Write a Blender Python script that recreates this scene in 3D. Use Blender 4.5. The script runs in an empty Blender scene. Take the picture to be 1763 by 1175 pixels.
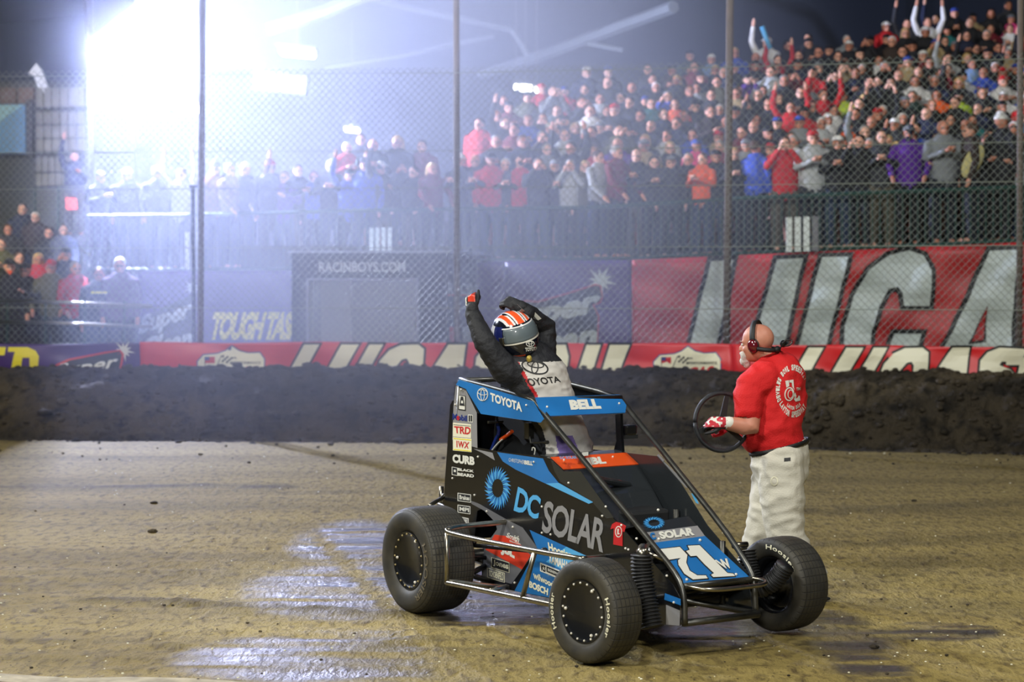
import bpy, bmesh, math, random
from mathutils import Vector, Matrix, noise
random.seed(7)
S = bpy.context.scene
COL = S.collection
# ------------------------------------------------------------------ camera, world, light, exposure
FPX = 3428.06; PITCH = math.atan(107.5/FPX); CAMH = 2.1
cd = bpy.data.cameras.new('camera'); cam = bpy.data.objects.new('camera', cd); COL.objects.link(cam)
cam.location = (0, 0, CAMH); cam.rotation_euler = (math.pi/2-PITCH, 0, 0)
cd.lens = 70; cd.sensor_width = 36; cd.clip_end = 300
cd.dof.use_dof = True; cd.dof.focus_distance = 12.0; cd.dof.aperture_fstop = 2.5
S.camera = cam
S.view_settings.view_transform = 'Standard'; S.view_settings.look = 'None'
S.view_settings.exposure = 0.2; S.view_settings.gamma = 1.0; S.view_settings.use_curve_mapping = False
S.cycles.use_denoising = True
S.cycles.volume_step_rate = 2.0; S.cycles.volume_bounces = 0
S.cycles.max_bounces = 6; S.cycles.transparent_max_bounces = 12
S.cycles.caustics_reflective = False; S.cycles.caustics_refractive = False
w = bpy.data.worlds.new('world'); S.world = w; w.use_nodes = True
w.node_tree.nodes['Background'].inputs[0].default_value = (.42, .50, .62, 1)
w.node_tree.nodes['Background'].inputs[1].default_value = .06

def lamp(name, kind, loc, aim, energy, color=(1,1,1), size=1.0, spread=None, spot=None, blend=.5):
    l = bpy.data.lights.new(name, kind); l.energy = energy; l.color = color
    if kind == 'AREA':
        l.shape = 'DISK'; l.size = size
        if spread: l.spread = math.radians(spread)
    elif kind == 'SPOT':
        l.spot_size = math.radians(spot); l.spot_blend = blend; l.shadow_soft_size = size
    else: l.shadow_soft_size = size
    o = bpy.data.objects.new(name, l); COL.objects.link(o); o.location = loc
    if aim is not None:
        o.rotation_euler = (Vector(aim)-Vector(loc)).to_track_quat('-Z', 'Y').to_euler()
    return o
# roof lamps of the arena over the infield (out of the frame, above), then an added fill
lamp('track_or_fill_lamp', 'AREA', (-5.5, 3.5, 9.5), (0.2, 13, 0), 1050, (1, .98, .90), 1.6)
lamp('track_or_fill_lamp', 'AREA', (5.0, 6.0, 10.0), (2.0, 14, 0), 480, (1, .97, .90), 1.6)
lamp('track_or_fill_lamp', 'AREA', (-9.0, 15.0, 9.5), (-3, 19, 0), 800, (1, .95, .82), 1.6)
lamp('track_or_fill_lamp', 'AREA', (-1.5, -4.0, 6.0), (1.0, 12, 0.5), 620, (1, .98, .93), 1.2)  # low frontal fill added behind the camera to brighten driver and cockpit
# lamps aimed at the grandstand
lamp('stand_lamp', 'SPOT', (-6.0, 18.0, 9.5), (6.0, 38, 5.5), 6500, (1, .94, .84), .3, spot=38, blend=.9)
lamp('stand_lamp', 'SPOT', (2.0, 12.0, 10.5), (3.5, 33, 3.0), 3800, (.90, .96, 1.0), .3, spot=50, blend=.9)
lamp('stand_lamp', 'SPOT', (-13.0, 22.0, 9.0), (-9.8, 42, 3.6), 11000, (1, .96, .84), .3, spot=48, blend=.8)
# unseen spot added at the left for rim light and shine on wet clay
lamp('rim_lamp', 'SPOT', (-9.5, 21.5, 7.5), (1.2, 12, .9), 5000, (.80, .86, 1.0), .15, spot=26, blend=.5)
LAMP = Vector((-6.79, 32.5, 5.85))
hot = lamp('flood_lamp_bulb', 'POINT', LAMP, None, 76000, (.54, .61, 1.0), .06)

# ------------------------------------------------------------------ projection helpers (points in the place seen at a pixel)
CAM = Vector((0, 0, CAMH))
def ray(px, py):
    x = (px-881.5)/FPX; z = (587.5-py)/FPX
    return Vector((x, math.cos(PITCH)+z*math.sin(PITCH), -math.sin(PITCH)+z*math.cos(PITCH)))
def U(px, py, Y):
    r = ray(px, py); return CAM + r*(Y/r.y)
def G(px, py, z=0.0):
    r = ray(px, py); return CAM + r*((z-CAMH)/r.z)
_SF = [(-500, 121), (-100, 124), (342, 125), (787, 126.5), (1250, 130), (1755, 135), (2300, 140)]
def sf(px):
    for (a, s0), (b, s1) in zip(_SF, _SF[1:]):
        if px <= b or b == 2300: return s0+(s1-s0)*(px-a)/(b-a)
def W(px, py, k=1.0): return U(px, py, FPX/(k*sf(px)))
def Wz(px, z, k=1.0):
    p = U(px, 480, FPX/(k*sf(px))); return Vector((p.x, p.y, z))

# ------------------------------------------------------------------ materials
def _nt(name):
    m = bpy.data.materials.new(name); m.use_nodes = True
    return m, m.node_tree, m.node_tree.nodes['Principled BSDF']
def mat(name, col, rough=.6, metal=0.0, noise_amt=0.0, scale=8.0, bump=0.0, bscale=40.0, coat=0.0, spec=.5, objcol=False, emit=None):
    m, nt, b = _nt(name); N = nt.nodes; K = nt.links
    b.inputs['Roughness'].default_value = rough; b.inputs['Metallic'].default_value = metal
    b.inputs['Coat Weight'].default_value = coat; b.inputs['Specular IOR Level'].default_value = spec
    b.inputs['Base Color'].default_value = (*col, 1)
    tc = N.new('ShaderNodeTexCoord')
    src = None
    if objcol:
        oi = N.new('ShaderNodeObjectInfo'); src = oi.outputs['Color']
        K.new(src, b.inputs['Base Color'])
    if noise_amt:
        n = N.new('ShaderNodeTexNoise'); n.inputs['Scale'].default_value = scale; n.inputs['Detail'].default_value = 5
        K.new(tc.outputs['Object'], n.inputs['Vector'])
        mx = N.new('ShaderNodeMix'); mx.data_type = 'RGBA'; mx.blend_type = 'MULTIPLY'
        mr = N.new('ShaderNodeMapRange'); mr.inputs[1].default_value = .3; mr.inputs[2].default_value = .7
        mr.inputs[3].default_value = 1-noise_amt; mr.inputs[4].default_value = 1.0
        K.new(n.outputs[0], mr.inputs[0]); mx.inputs[0].default_value = 1
        if src: K.new(src, mx.inputs[6])
        else: mx.inputs[6].default_value = (*col, 1)
        K.new(mr.outputs[0], mx.inputs[7]); K.new(mx.outputs[2], b.inputs['Base Color'])
    if bump:
        n = N.new('ShaderNodeTexNoise'); n.inputs['Scale'].default_value = bscale; n.inputs['Detail'].default_value = 4
        K.new(tc.outputs['Object'], n.inputs['Vector'])
        bp = N.new('ShaderNodeBump'); bp.inputs['Strength'].default_value = bump; bp.inputs['Distance'].default_value = .02
        K.new(n.outputs[0], bp.inputs['Height']); K.new(bp.outputs[0], b.inputs['Normal'])
    if emit:
        b.inputs['Emission Color'].default_value = (*emit[:3], 1); b.inputs['Emission Strength'].default_value = emit[3]
    return m
def rgb(r, g, b):   # sRGB 0-255 -> linear
    f = lambda c: (c/255/12.92) if c <= 10 else ((c/255+.055)/1.055)**2.4
    return (f(r), f(g), f(b))
M = {}
M['white'] = mat('white_print', rgb(215, 215, 205), .5)
M['black'] = mat('black_gloss', rgb(16, 18, 22), .28, coat=.3)
M['ink'] = mat('black_ink', rgb(20, 22, 24), .6)
M['red'] = mat('red_print', rgb(190, 28, 32), .5)
M['blue'] = mat('blue_wrap', rgb(38, 118, 190), .3, noise_amt=.25, scale=3, coat=.4)
M['lblue'] = mat('light_blue_wrap', rgb(84, 168, 222), .3, coat=.3)
M['navy'] = mat('navy_print', rgb(30, 48, 120), .4)
M['orange'] = mat('orange_wrap', rgb(226, 84, 28), .35, coat=.3)
M['jred'] = mat('red_orange_wrap', rgb(206, 62, 40), .35, coat=.3)
M['grey'] = mat('grey_wrap', rgb(105, 106, 110), .35, noise_amt=.2, scale=6, coat=.2)
M['lgrey'] = mat('light_grey_wrap', rgb(138, 138, 140), .35, coat=.2)
M['dgrey'] = mat('carbon_wrap', rgb(40, 44, 47), .25, coat=.4)
M['chrome'] = mat('brushed_tube', rgb(170, 165, 150), .28, 1.0, noise_amt=.3, scale=20)
M['steel'] = mat('dull_steel_tube', rgb(104, 104, 100), .38, .9, noise_amt=.4, scale=14)
M['blacktube'] = mat('black_tube', rgb(24, 25, 27), .35, .3)
M['bolt'] = mat('bolt_metal', rgb(225, 222, 210), .3, .2)
M['rubber'] = mat('boot_rubber', rgb(30, 31, 32), .5)
M['cream'] = mat('cream_print', rgb(225, 222, 195), .5)
M['yellow'] = mat('yellow_print', rgb(228, 214, 30), .5)

# ------------------------------------------------------------------ mesh helpers
def obj(name, verts, faces, mats, parent=None, mi=None, smooth=False, label=None):
    me = bpy.data.meshes.new(name); me.from_pydata([tuple(v) for v in verts], [], faces)
    for m in (mats if isinstance(mats, (list, tuple)) else [mats]): me.materials.append(m)
    if mi:
        for p, i in zip(me.polygons, mi): p.material_index = i
    if smooth:
        for p in me.polygons: p.use_smooth = True
    o = bpy.data.objects.new(name, me); COL.objects.link(o)
    if parent: o.parent = parent
    if label: o['label'] = label
    return o
class MB:
    def __init__(s): s.v = []; s.f = []; s.mi = []
    def add(s, v, f, mi=0):
        n = len(s.v); s.v += [Vector(x) for x in v]; s.f += [tuple(i+n for i in q) for q in f]; s.mi += [mi]*len(f); return s
    def box(s, c, sz, R=None, mi=0):
        hx, hy, hz = sz[0]/2, sz[1]/2, sz[2]/2
        v = [Vector((x, y, z)) for x in (-hx, hx) for y in (-hy, hy) for z in (-hz, hz)]
        if R: v = [R @ p for p in v]
        v = [p+Vector(c) for p in v]
        return s.add(v, [(0,1,3,2),(4,6,7,5),(0,4,5,1),(2,3,7,6),(0,2,6,4),(1,5,7,3)], mi)
    def tube(s, pts, r, n=8, mi=0, caps=True, smooth_path=0):
        pts = [Vector(p) for p in pts]
        rs = list(r) if isinstance(r, (list, tuple)) else [r]*len(pts)
        for _ in range(smooth_path):
            q = [pts[0]]; qr = [rs[0]]
            for a, b, ra, rb in zip(pts, pts[1:], rs, rs[1:]):
                q += [a.lerp(b, .25), a.lerp(b, .75)]; qr += [ra*.75+rb*.25, ra*.25+rb*.75]
            q.append(pts[-1]); qr.append(rs[-1]); pts, rs = q, qr
        T = []
        for i in range(len(pts)):
            a = pts[max(i-1, 0)]; b = pts[min(i+1, len(pts)-1)]; d = b-a
            T.append(d.normalized() if d.length > 1e-9 else Vector((0,0,1)))
        u = T[0].orthogonal().normalized(); vs = []; fs = []
        for i, (p, t) in enumerate(zip(pts, T)):
            u = (u - t*u.dot(t)); u = u.normalized() if u.length > 1e-6 else t.orthogonal().normalized()
            w_ = t.cross(u)
            for k in range(n):
                a = 2*math.pi*k/n; vs.append(p + (u*math.cos(a)+w_*math.sin(a))*rs[i])
        for i in range(len(pts)-1):
            for k in range(n):
                k2 = (k+1) % n; fs.append((i*n+k, i*n+k2, (i+1)*n+k2, (i+1)*n+k))
        if caps: fs.append(tuple(range(n))[::-1]); fs.append(tuple(range((len(pts)-1)*n, len(pts)*n)))
        return s.add(vs, fs, mi)
    def lathe(s, prof, c, axis, n=48, mi=0, close=True):
        # prof: (along axis, radius)
        ax = Vector(axis).normalized(); u = ax.orthogonal().normalized() if abs(ax.z) > .9 else Vector((0,0,1))
        u = (u-ax*u.dot(ax)).normalized(); w_ = ax.cross(u); vs = []; fs = []; m = len(prof)
        for k in range(n):
            a = 2*math.pi*k/n; d = u*math.cos(a)+w_*math.sin(a)
            for t, r in prof: vs.append(Vector(c)+ax*t+d*r)
        for k in range(n):
            k2 = (k+1) % n
            for j in range(m-1): fs.append((k*m+j, k2*m+j, k2*m+j+1, k*m+j+1))
        return s.add(vs, fs, mi)
    def ell(s, c, r, n=12, m=8, R=None, mi=0):
        vs = []; fs = []; c = Vector(c)
        for i in range(m+1):
            th = math.pi*i/m
            for k in range(n):
                a = 2*math.pi*k/n; p = Vector((math.sin(th)*math.cos(a)*r[0], math.sin(th)*math.sin(a)*r[1], math.cos(th)*r[2]))
                vs.append(c+(R @ p if R else p))
        for i in range(m):
            for k in range(n):
                k2 = (k+1) % n; fs.append((i*n+k, (i+1)*n+k, (i+1)*n+k2, i*n+k2))
        return s.add(vs, fs, mi)
    def poly(s, pts, nrm, th=.003, mi=0):
        # flat polygon with real thickness th, its top raised along nrm
        pts = [Vector(p) for p in pts]; nrm = Vector(nrm).normalized(); n = len(pts)
        a = Vector((0,0,0))
        for i in range(n): a += (pts[i]-pts[0]).cross(pts[(i+1) % n]-pts[0])
        if a.dot(nrm) < 0: pts = pts[::-1]
        from mathutils.geometry import tessellate_polygon
        tri = tessellate_polygon([pts]); off = nrm*th
        vs = [p for p in pts]+[p+off for p in pts]; fs = []
        for t in tri:
            t = list(t)
            if (pts[t[1]]-pts[t[0]]).cross(pts[t[2]]-pts[t[0]]).dot(nrm) < 0: t = t[::-1]
            fs.append(tuple(i+n for i in t)); fs.append(tuple(t[::-1]))
        for i in range(n): fs.append((i, (i+1) % n, (i+1) % n+n, i+n))
        return s.add(vs, fs, mi)
    def build(s, name, mats, parent=None, smooth=False, label=None):
        return obj(name, s.v, s.f, mats, parent, s.mi, smooth, label)
def bevel(o, w_=.004, seg=2):
    b = o.modifiers.new('bevel', 'BEVEL'); b.width = w_; b.segments = seg; b.limit_method = 'ANGLE'; return o
def edge_smooth(o, ang=40):
    for p in o.data.polygons: p.use_smooth = True
    o.data.set_sharp_from_angle(angle=math.radians(ang)); return o
def thing(name, label, cat, loc=(0,0,0), group=None):
    o = bpy.data.objects.new(name, None); COL.objects.link(o); o.location = loc; o.empty_display_size = .1
    o['label'] = label; o['category'] = cat
    if group: o['group'] = group
    return o
def keep(o, parent):   # parent a world-space mesh to an Empty standing elsewhere
    o.parent = parent; o.matrix_parent_inverse = Matrix.Translation(-parent.location) if True else None; return o
def tag(o, label, cat, group=None, kind=None):
    if label: o['label'] = label
    if cat: o['category'] = cat
    if group: o['group'] = group
    if kind: o['kind'] = kind
    return o
def text_tris(txt, bold=.0, shear=0.0, space=1.0):
    cu = bpy.data.curves.new('t', 'FONT'); cu.body = txt; cu.offset = bold; cu.shear = shear; cu.space_character = space
    cu.resolution_u = 3
    to = bpy.data.objects.new('t', cu); COL.objects.link(to)
    dg = bpy.context.evaluated_depsgraph_get(); dg.update()
    me = bpy.data.meshes.new_from_object(to.evaluated_get(dg))
    v = [x.co.copy() for x in me.vertices]; f = [tuple(p.vertices) for p in me.polygons]
    bpy.data.objects.remove(to); bpy.data.curves.remove(cu); bpy.data.meshes.remove(me)
    x0 = min(p.x for p in v); x1 = max(p.x for p in v); y0 = min(p.y for p in v); y1 = max(p.y for p in v)
    return [((p.x-x0)/(x1-x0), (p.y-y0)/(y1-y0)) for p in v], f
_tc = {}
def lettering(mb, txt, quad, fn, mi=0, bold=.02, shear=0, space=1.0):
    """the word fills the quad (TL, TR, BR, BL as pixels) laid by fn on the surface it is printed on"""
    key = (txt, bold, shear, space)
    if key not in _tc: _tc[key] = text_tris(*key)
    uv, f = _tc[key]; TL, TR, BR, BL = quad
    vs = []
    for u, v in uv:
        px = (BL[0]*(1-u)+BR[0]*u)*(1-v)+(TL[0]*(1-u)+TR[0]*u)*v
        py = (BL[1]*(1-u)+BR[1]*u)*(1-v)+(TL[1]*(1-u)+TR[1]*u)*v
        vs.append(fn(px, py))
    mb.add(vs, f, mi)
def rectq(x0, y0, x1, y1): return [(x0, y0), (x1, y0), (x1, y1), (x0, y1)]
# ================================================================== THE PLACE
def clay_material(name, c0, c1, c2, wet, bstr):
    m, nt, b = _nt(name); N = nt.nodes; K = nt.links
    tc = N.new('ShaderNodeTexCoord')
    def nz(sc, mp, det=6, dist=0):
        mpn = N.new('ShaderNodeMapping'); mpn.inputs['Scale'].default_value = mp; K.new(tc.outputs['Object'], mpn.inputs[0])
        n = N.new('ShaderNodeTexNoise'); n.inputs['Scale'].default_value = sc; n.inputs['Detail'].default_value = det
        n.inputs['Distortion'].default_value = dist; K.new(mpn.outputs[0], n.inputs['Vector']); return n.outputs[0]
    streak = nz(1.0, (.16, 1.3, 1), 6, .6); fine = nz(16, (1, .42, 1), 9, .4) if wet else nz(5, (1, 1, 1), 10); grit = nz(55, (1, .5, 1), 6); blot = nz(.6, (.7, 1.3, 1))
    def ramp(src, lo, hi):
        r = N.new('ShaderNodeMapRange'); r.inputs[1].default_value = lo; r.inputs[2].default_value = hi; K.new(src, r.inputs[0]); return r.outputs[0]
    def mixc(f, a, bb):
        x = N.new('ShaderNodeMix'); x.data_type = 'RGBA'; K.new(f, x.inputs[0])
        for s_, q in ((6, a), (7, bb)):
            if isinstance(q, tuple): x.inputs[s_].default_value = (*q, 1)
            else: K.new(q, x.inputs[s_])
        return x.outputs[2]
    c = mixc(ramp(streak, .36, .66), c0, c1); c = mixc(ramp(fine, .48, .72), c, c2); c = mixc(ramp(grit, .60, .72), c, tuple(q*.55 for q in c2))
    K.new(c, b.inputs['Base Color'])
    bm = N.new('ShaderNodeBump'); bm.inputs['Strength'].default_value = bstr; bm.inputs['Distance'].default_value = .03 if wet else .10
    ad = N.new('ShaderNodeMath'); ad.operation = 'MULTIPLY_ADD'; ad.inputs[1].default_value = .35; K.new(grit, ad.inputs[0]); K.new(fine, ad.inputs[2])
    K.new(ad.outputs[0], bm.inputs['Height']); K.new(bm.outputs[0], b.inputs['Normal'])
    if wet:
        ad_ = N.new('ShaderNodeAttribute'); ad_.attribute_name = 'dirt'; c = mixc(ad_.outputs['Fac'], c, rgb(50, 42, 28)); K.new(c, b.inputs['Base Color'])
        at = N.new('ShaderNodeAttribute'); at.attribute_name = 'wet'
        mm = N.new('ShaderNodeMath'); mm.operation = 'MULTIPLY'; K.new(at.outputs['Fac'], mm.inputs[0]); K.new(ramp(blot, .2, .5), mm.inputs[1])
        m2 = N.new('ShaderNodeMath'); m2.operation = 'MULTIPLY'; K.new(mm.outputs[0], m2.inputs[0]); K.new(ramp(nz(1.3, (.5, 3.4, 1)), .36, .56), m2.inputs[1])
        rr = N.new('ShaderNodeMapRange'); rr.inputs[3].default_value = .82; rr.inputs[4].default_value = .16; K.new(m2.outputs[0], rr.inputs[0])
        K.new(rr.outputs[0], b.inputs['Roughness'])
        ct = N.new('ShaderNodeMath'); ct.operation = 'MULTIPLY'; ct.inputs[1].default_value = .9; K.new(m2.outputs[0], ct.inputs[0]); K.new(ct.outputs[0], b.inputs['Coat Weight'])
        b.inputs['Coat Roughness'].default_value = .22
        K.new(mixc(m2.outputs[0], c, (.05, .045, .04)), b.inputs['Base Color'])
    else: b.inputs['Roughness'].default_value = .9
    b.inputs['Specular IOR Level'].default_value = .35
    return m
M['track'] = clay_material('track_clay', rgb(122, 107, 57), rgb(152, 135, 79), rgb(86, 72, 40), True, .9)
M['berm'] = clay_material('loose_dark_clay', rgb(46, 41, 33), rgb(88, 78, 60), rgb(22, 20, 17), False, 1.0)

def wetness(x, y):
    # wet zones of the clay: the strip left of and under the car, the puddle by the right edge
    def blob(cx, cy, rx, ry, rot=0):
        dx, dy = x-cx, y-cy; c, s_ = math.cos(rot), math.sin(rot)
        a, b_ = (dx*c+dy*s_)/rx, (-dx*s_+dy*c)/ry; return max(0, 1-(a*a+b_*b_))
    v = 0
    for (px, py, rx, ry) in ((600, 1130, 1.0, .9), (620, 1010, .85, 1.4), (600, 930, .5, 1.5), (850, 1060, .5, .8), (860, 1000, .9, 1.3), (1230, 1090, .35, .5), (1300, 1060, .6, .6), (1440, 1090, .35, 1.0), (1500, 1150, .25, .5)):
        g = G(px, py); v = max(v, min(1, 1.6*blob(g.x, g.y, rx, ry)))
    g = G(1610, 1085); v = max(v, min(1, 3*blob(g.x, g.y, .42, .33)))
    # dry lane left behind by the tyre tracks
    a = G(540, 915); b_ = G(800, 1175); d = (b_-a).normalized(); q = Vector((x, y, 0))-a; q.z = 0
    t = abs(q.x*d.y-q.y*d.x)
    if t < .07: v *= .1
    if x > G(745, 1175).x and y < G(700, 1075).y and x < G(1100, 1120).x: v = min(v, .15)
    return v
def gl0(a, b): v = G(a, b); v.z = 0; return v
RID = [(gl0(150, 1030), gl0(700, 1056), .16, .028, .55), (gl0(40, 838), gl0(470, 838), .30, .02, .8), (gl0(640, 1112), gl0(720, 1100), .12, .02, .3), (gl0(-40, 1100), gl0(300, 1110), .12, .012, .3), (gl0(-50, 990), gl0(400, 985), .25, .012, .35), (gl0(700, 850), gl0(560, 846), .2, .01, .3), (gl0(1400, 880), gl0(1800, 868), .35, .015, .45), (gl0(1420, 940), gl0(1800, 925), .3, .015, .4)]
def ground():
    vs, fs, wt, dt = [], [], [], []
    xs = []; x = -14.0
    while x < 14: xs.append(x); x += .06 if -3.6 < x < 3.6 else .5
    ys = []; y = 1.0
    while y < 29: ys.append(y); y += .06 if 9.5 < y < 16 else (.25 if y < 26 else 1)
    puddle = G(1610, 1085)
    for y in ys:
        for x in xs:
            z = .010*noise.noise(Vector((x*.7, y*5, 3)))+.008*noise.noise(Vector((x*2.2, y*9, 1)))
            if y < 16: z += .004*noise.noise(Vector((x*14, y*14, 1)))
            d_ = 0; P_ = Vector((x, y, 0))
            for (a, b_, wd, hg, dk) in RID:
                t = max(0, min(1, (P_-a).dot(b_-a)/(b_-a).length_squared)); q = a.lerp(b_, t); q.y += .10*noise.noise(Vector((x*1.1, 5, a.x))); ds = (P_-q).length/wd
                if ds < 1:
                    f_ = (1-ds*ds)*max(0, .6+noise.noise(Vector((x*4, y*4, 2)))*1.3); z += hg*f_*(1+noise.noise(Vector((x*22, y*12, 7)))); d_ = max(d_, min(1, f_*1.6)*dk)
            vs.append((x, y, z-.008)); wt.append(wetness(x, y)*(1-min(1, d_*1.5))); dt.append(d_)
    nx = len(xs)
    for j in range(len(ys)-1):
        for i in range(nx-1): fs.append((j*nx+i, j*nx+i+1, (j+1)*nx+i+1, (j+1)*nx+i))
    o = obj('floor', vs, fs, M['track'], smooth=True); o['kind'] = 'structure'
    a = o.data.attributes.new('wet', 'FLOAT', 'POINT'); a.data.foreach_set('value', wt); a = o.data.attributes.new('dirt', 'FLOAT', 'POINT'); a.data.foreach_set('value', dt)
    return o
ground()
def berm():
    vs, fs = [], []; cols = []
    px = -350
    while px < 2150: cols.append(px); px += 5
    prof = [(1.075, -.03), (1.06, .02), (1.052, .14), (1.048, .30), (1.042, .46), (1.036, .62), (1.029, .76), (1.022, .86), (1.015, .905), (1.008, .90), (.99, .84)]
    P2 = []
    for a, b in zip(prof, prof[1:]): P2 += [(a[0]*(1-t/4)+b[0]*t/4, a[1]*(1-t/4)+b[1]*t/4) for t in range(4)]
    P2.append(prof[-1])
    for c in cols:
        for j, (k, z) in enumerate(P2):
            p = Wz(c, z, k); f = min(1, j/6)
            n1 = noise.noise(p*2.3)*.10+noise.noise(p*6)*.055+noise.noise(p*15)*.05+noise.noise(p*34)*.04
            n2 = noise.noise(p*3+Vector((9, 1, 4)))*.10
            rim = .03 if k < 1.02 else 0
            vs.append((p.x, p.y-n1*f*1.0, p.z+n2*f*.45+n1*f*.35+rim*max(0, noise.noise(p*8))))
    m = len(P2)
    for i in range(len(cols)-1):
        for j in range(m-1): fs.append((i*m+j, (i+1)*m+j, (i+1)*m+j+1, i*m+j+1))
    mb = MB(); mb.v = [Vector(v) for v in vs]; mb.f = fs; rg = random.Random(5); ng = len(vs)
    for _ in range(1500):
        v = Vector(vs[rg.randrange(ng)]); r = rg.uniform(.012, .05)*(1.0 if rg.random() < .9 else 1.6); k0 = len(mb.v); sd = rg.uniform(0, 99)
        mb.ell((0, 0, 0), (r*1.3, r, r*.75), 7, 5)
        for i in range(k0, len(mb.v)): q = mb.v[i]; mb.v[i] = v+q*(1+.45*noise.noise(q/r*1.3+Vector((sd, 0, 0))))+Vector((0, -.01, .004))
    vs, fs = mb.v, mb.f
    o = obj('dirt_berm', vs, fs, M['berm'], smooth=True)
    tag(o, 'long bank of loose dark churned clay along the foot of the outer wall', 'dirt bank')
    return o
berm()
# clods of clay
def clod(p, r, seed):
    m = MB(); m.ell((0, 0, 0), (r*1.5, r, r*.6), 10, 7)
    for v in m.v: v *= 1+.35*noise.noise(v/r*1.1+Vector((seed, 0, 0)))
    m.v = [v+Vector((p.x, p.y, max(0, p.z)+r*.22)) for v in m.v]; return m
cl = [(690, 762, .075, 'largest dark clod, lying at the foot of the dirt bank left of the car'), (205, 752, .06, 'dark lump of clay below the left end of the dirt bank'), (307, 762, .03, 'small dark clod below the white shield on the red banner'), (570, 766, .03, 'small clod left of the largest clod at the foot of the bank'), (263, 917, .032, 'dark clod alone in the middle of the left half of the track'), (265, 867, .025, 'flat dark clod up the track from the other clod on the left'), (1573, 1043-180, .02, 'small clod on the track on the right'), (345, 783, .02, 'tiny clod on the dry track near the bank'), (1505, 1115, .02, 'little clod on the wet clay below the puddle')]
for i, (px, py, r, lb) in enumerate(cl):
    tag(clod(G(px, py), r, i*7.3).build('clay_clod', M['berm'], smooth=True), lb, 'clod', 'clods of clay on the track')
for nm, cnt, mt_, lb, r_ in (('gravel', 300, 'cream', 'tiny pale pebbles scattered over the clay track', .0042), ('crumbs', 190, 'berm', 'small dark crumbs of clay scattered over the track', .006)):
    m = MB(); rg = random.Random(cnt)
    for i in range(cnt):
        px, py = rg.uniform(-20, 1780), 775+400*rg.random()**.8
        if nm == 'crumbs' and rg.random() < .4: py = rg.uniform(764, 800)
        p = G(px, py); r = r_*rg.uniform(.5, 1.5)*(2.0 if py < 800 else 1); m.ell((p.x, p.y, .004+r*.3), (r*1.4, r*1.2, r*.8), 6, 4)
    tag(m.build(nm, M[mt_]), lb, nm, kind='stuff')
# white chalk line, bottom left
m = MB(); pts = [(-200, 1160), (0, 1160), (60, 1164), (130, 1168), (220, 1166), (330, 1168), (440, 1176), (560, 1190)]
vs = [];
for i, (a, b) in enumerate(pts):
    vs += [G(a, b, .006), G(a, b+14, .006)]
m.add(vs, [(2*i, 2*i+1, 2*i+3, 2*i+2) for i in range(len(pts)-1)])
tag(m.build('chalk_line', mat('chalk', rgb(190, 180, 155), .9, noise_amt=.5, scale=9)), 'white chalk line on the clay along the bottom left edge', 'line')

# ------------------------------------------------------------------ outer wall and lower banner
def wallstrip(name, z0, z1, k, th, m, x0=-350, x1=2150, step=60, parent=None):
    mb = MB(); c = []; px = x0
    while px < x1: c.append(px); px += step
    c.append(x1); vs = []; fs = []
    for q in c:
        a = Wz(q, z0, k); b = Wz(q, z1, k); d = Vector((0, th, 0)); vs += [a, b, b+d, a+d]
    for i in range(len(c)-1):
        for j in range(4): fs.append((4*i+j, 4*i+4+j, 4*i+4+(j+1) % 4, 4*i+(j+1) % 4))
    fs += [(0, 1, 2, 3), (len(vs)-1, len(vs)-2, len(vs)-3, len(vs)-4)]
    mb.add(vs, fs); return mb.build(name, m, parent)
cw = wallstrip('wall_outer', -.1, 1.19, .997, .18, mat('wall_grey', rgb(90, 90, 88), .8, noise_amt=.3)); cw['kind'] = 'structure'

def cloth_wave(px, py, k, amp=1.0):
    p = W(px, py, k)
    p.y -= amp*(.020*math.sin(px*.045+py*.05)+.016*math.sin(px*.021-py*.09)+.012*noise.noise(Vector((px*.03, py*.06, 1))))
    return p
def banner(name, x0, x1, top, bot, k, m, label, cat='banner', group=None, amp=1.0, rings=None):
    nx = max(6, int((x1-x0)/9)); ny = 14; vs = []; fs = []
    for i in range(nx+1):
        px = x0+(x1-x0)*i/nx
        t, b = top(px), bot(px)
        for j in range(ny+1): vs.append(cloth_wave(px, t+(b-t)*j/ny, k, amp))
    m1 = ny+1
    for i in range(nx):
        for j in range(ny): fs.append((i*m1+j, i*m1+j+1, (i+1)*m1+j+1, (i+1)*m1+j))
    o = obj(name, vs, fs, m, smooth=True)
    so = o.modifiers.new('cloth', 'SOLIDIFY'); so.thickness = .003; so.offset = 1
    return tag(o, label, cat, group)
def topl(px): return 590 + max(0, (px-950))*.0095 + 1.2*math.sin(px*.02)
def botl(px): return 480+(2.1-.74)*sf(px)
M['bred'] = mat('red_banner_vinyl', rgb(205, 28, 34), .42, noise_amt=.12, scale=2)
M['bpurple'] = mat('purple_banner_vinyl', rgb(66, 36, 110), .42, noise_amt=.15, scale=2)
def dense(pts, step=14):
    out = []
    for a, b in zip(pts, pts[1:]+pts[:1]):
        n = max(1, int(math.hypot(b[0]-a[0], b[1]-a[1])/step))
        out += [(a[0]+(b[0]-a[0])*i/n, a[1]+(b[1]-a[1])*i/n) for i in range(n)]
    return out
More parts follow.
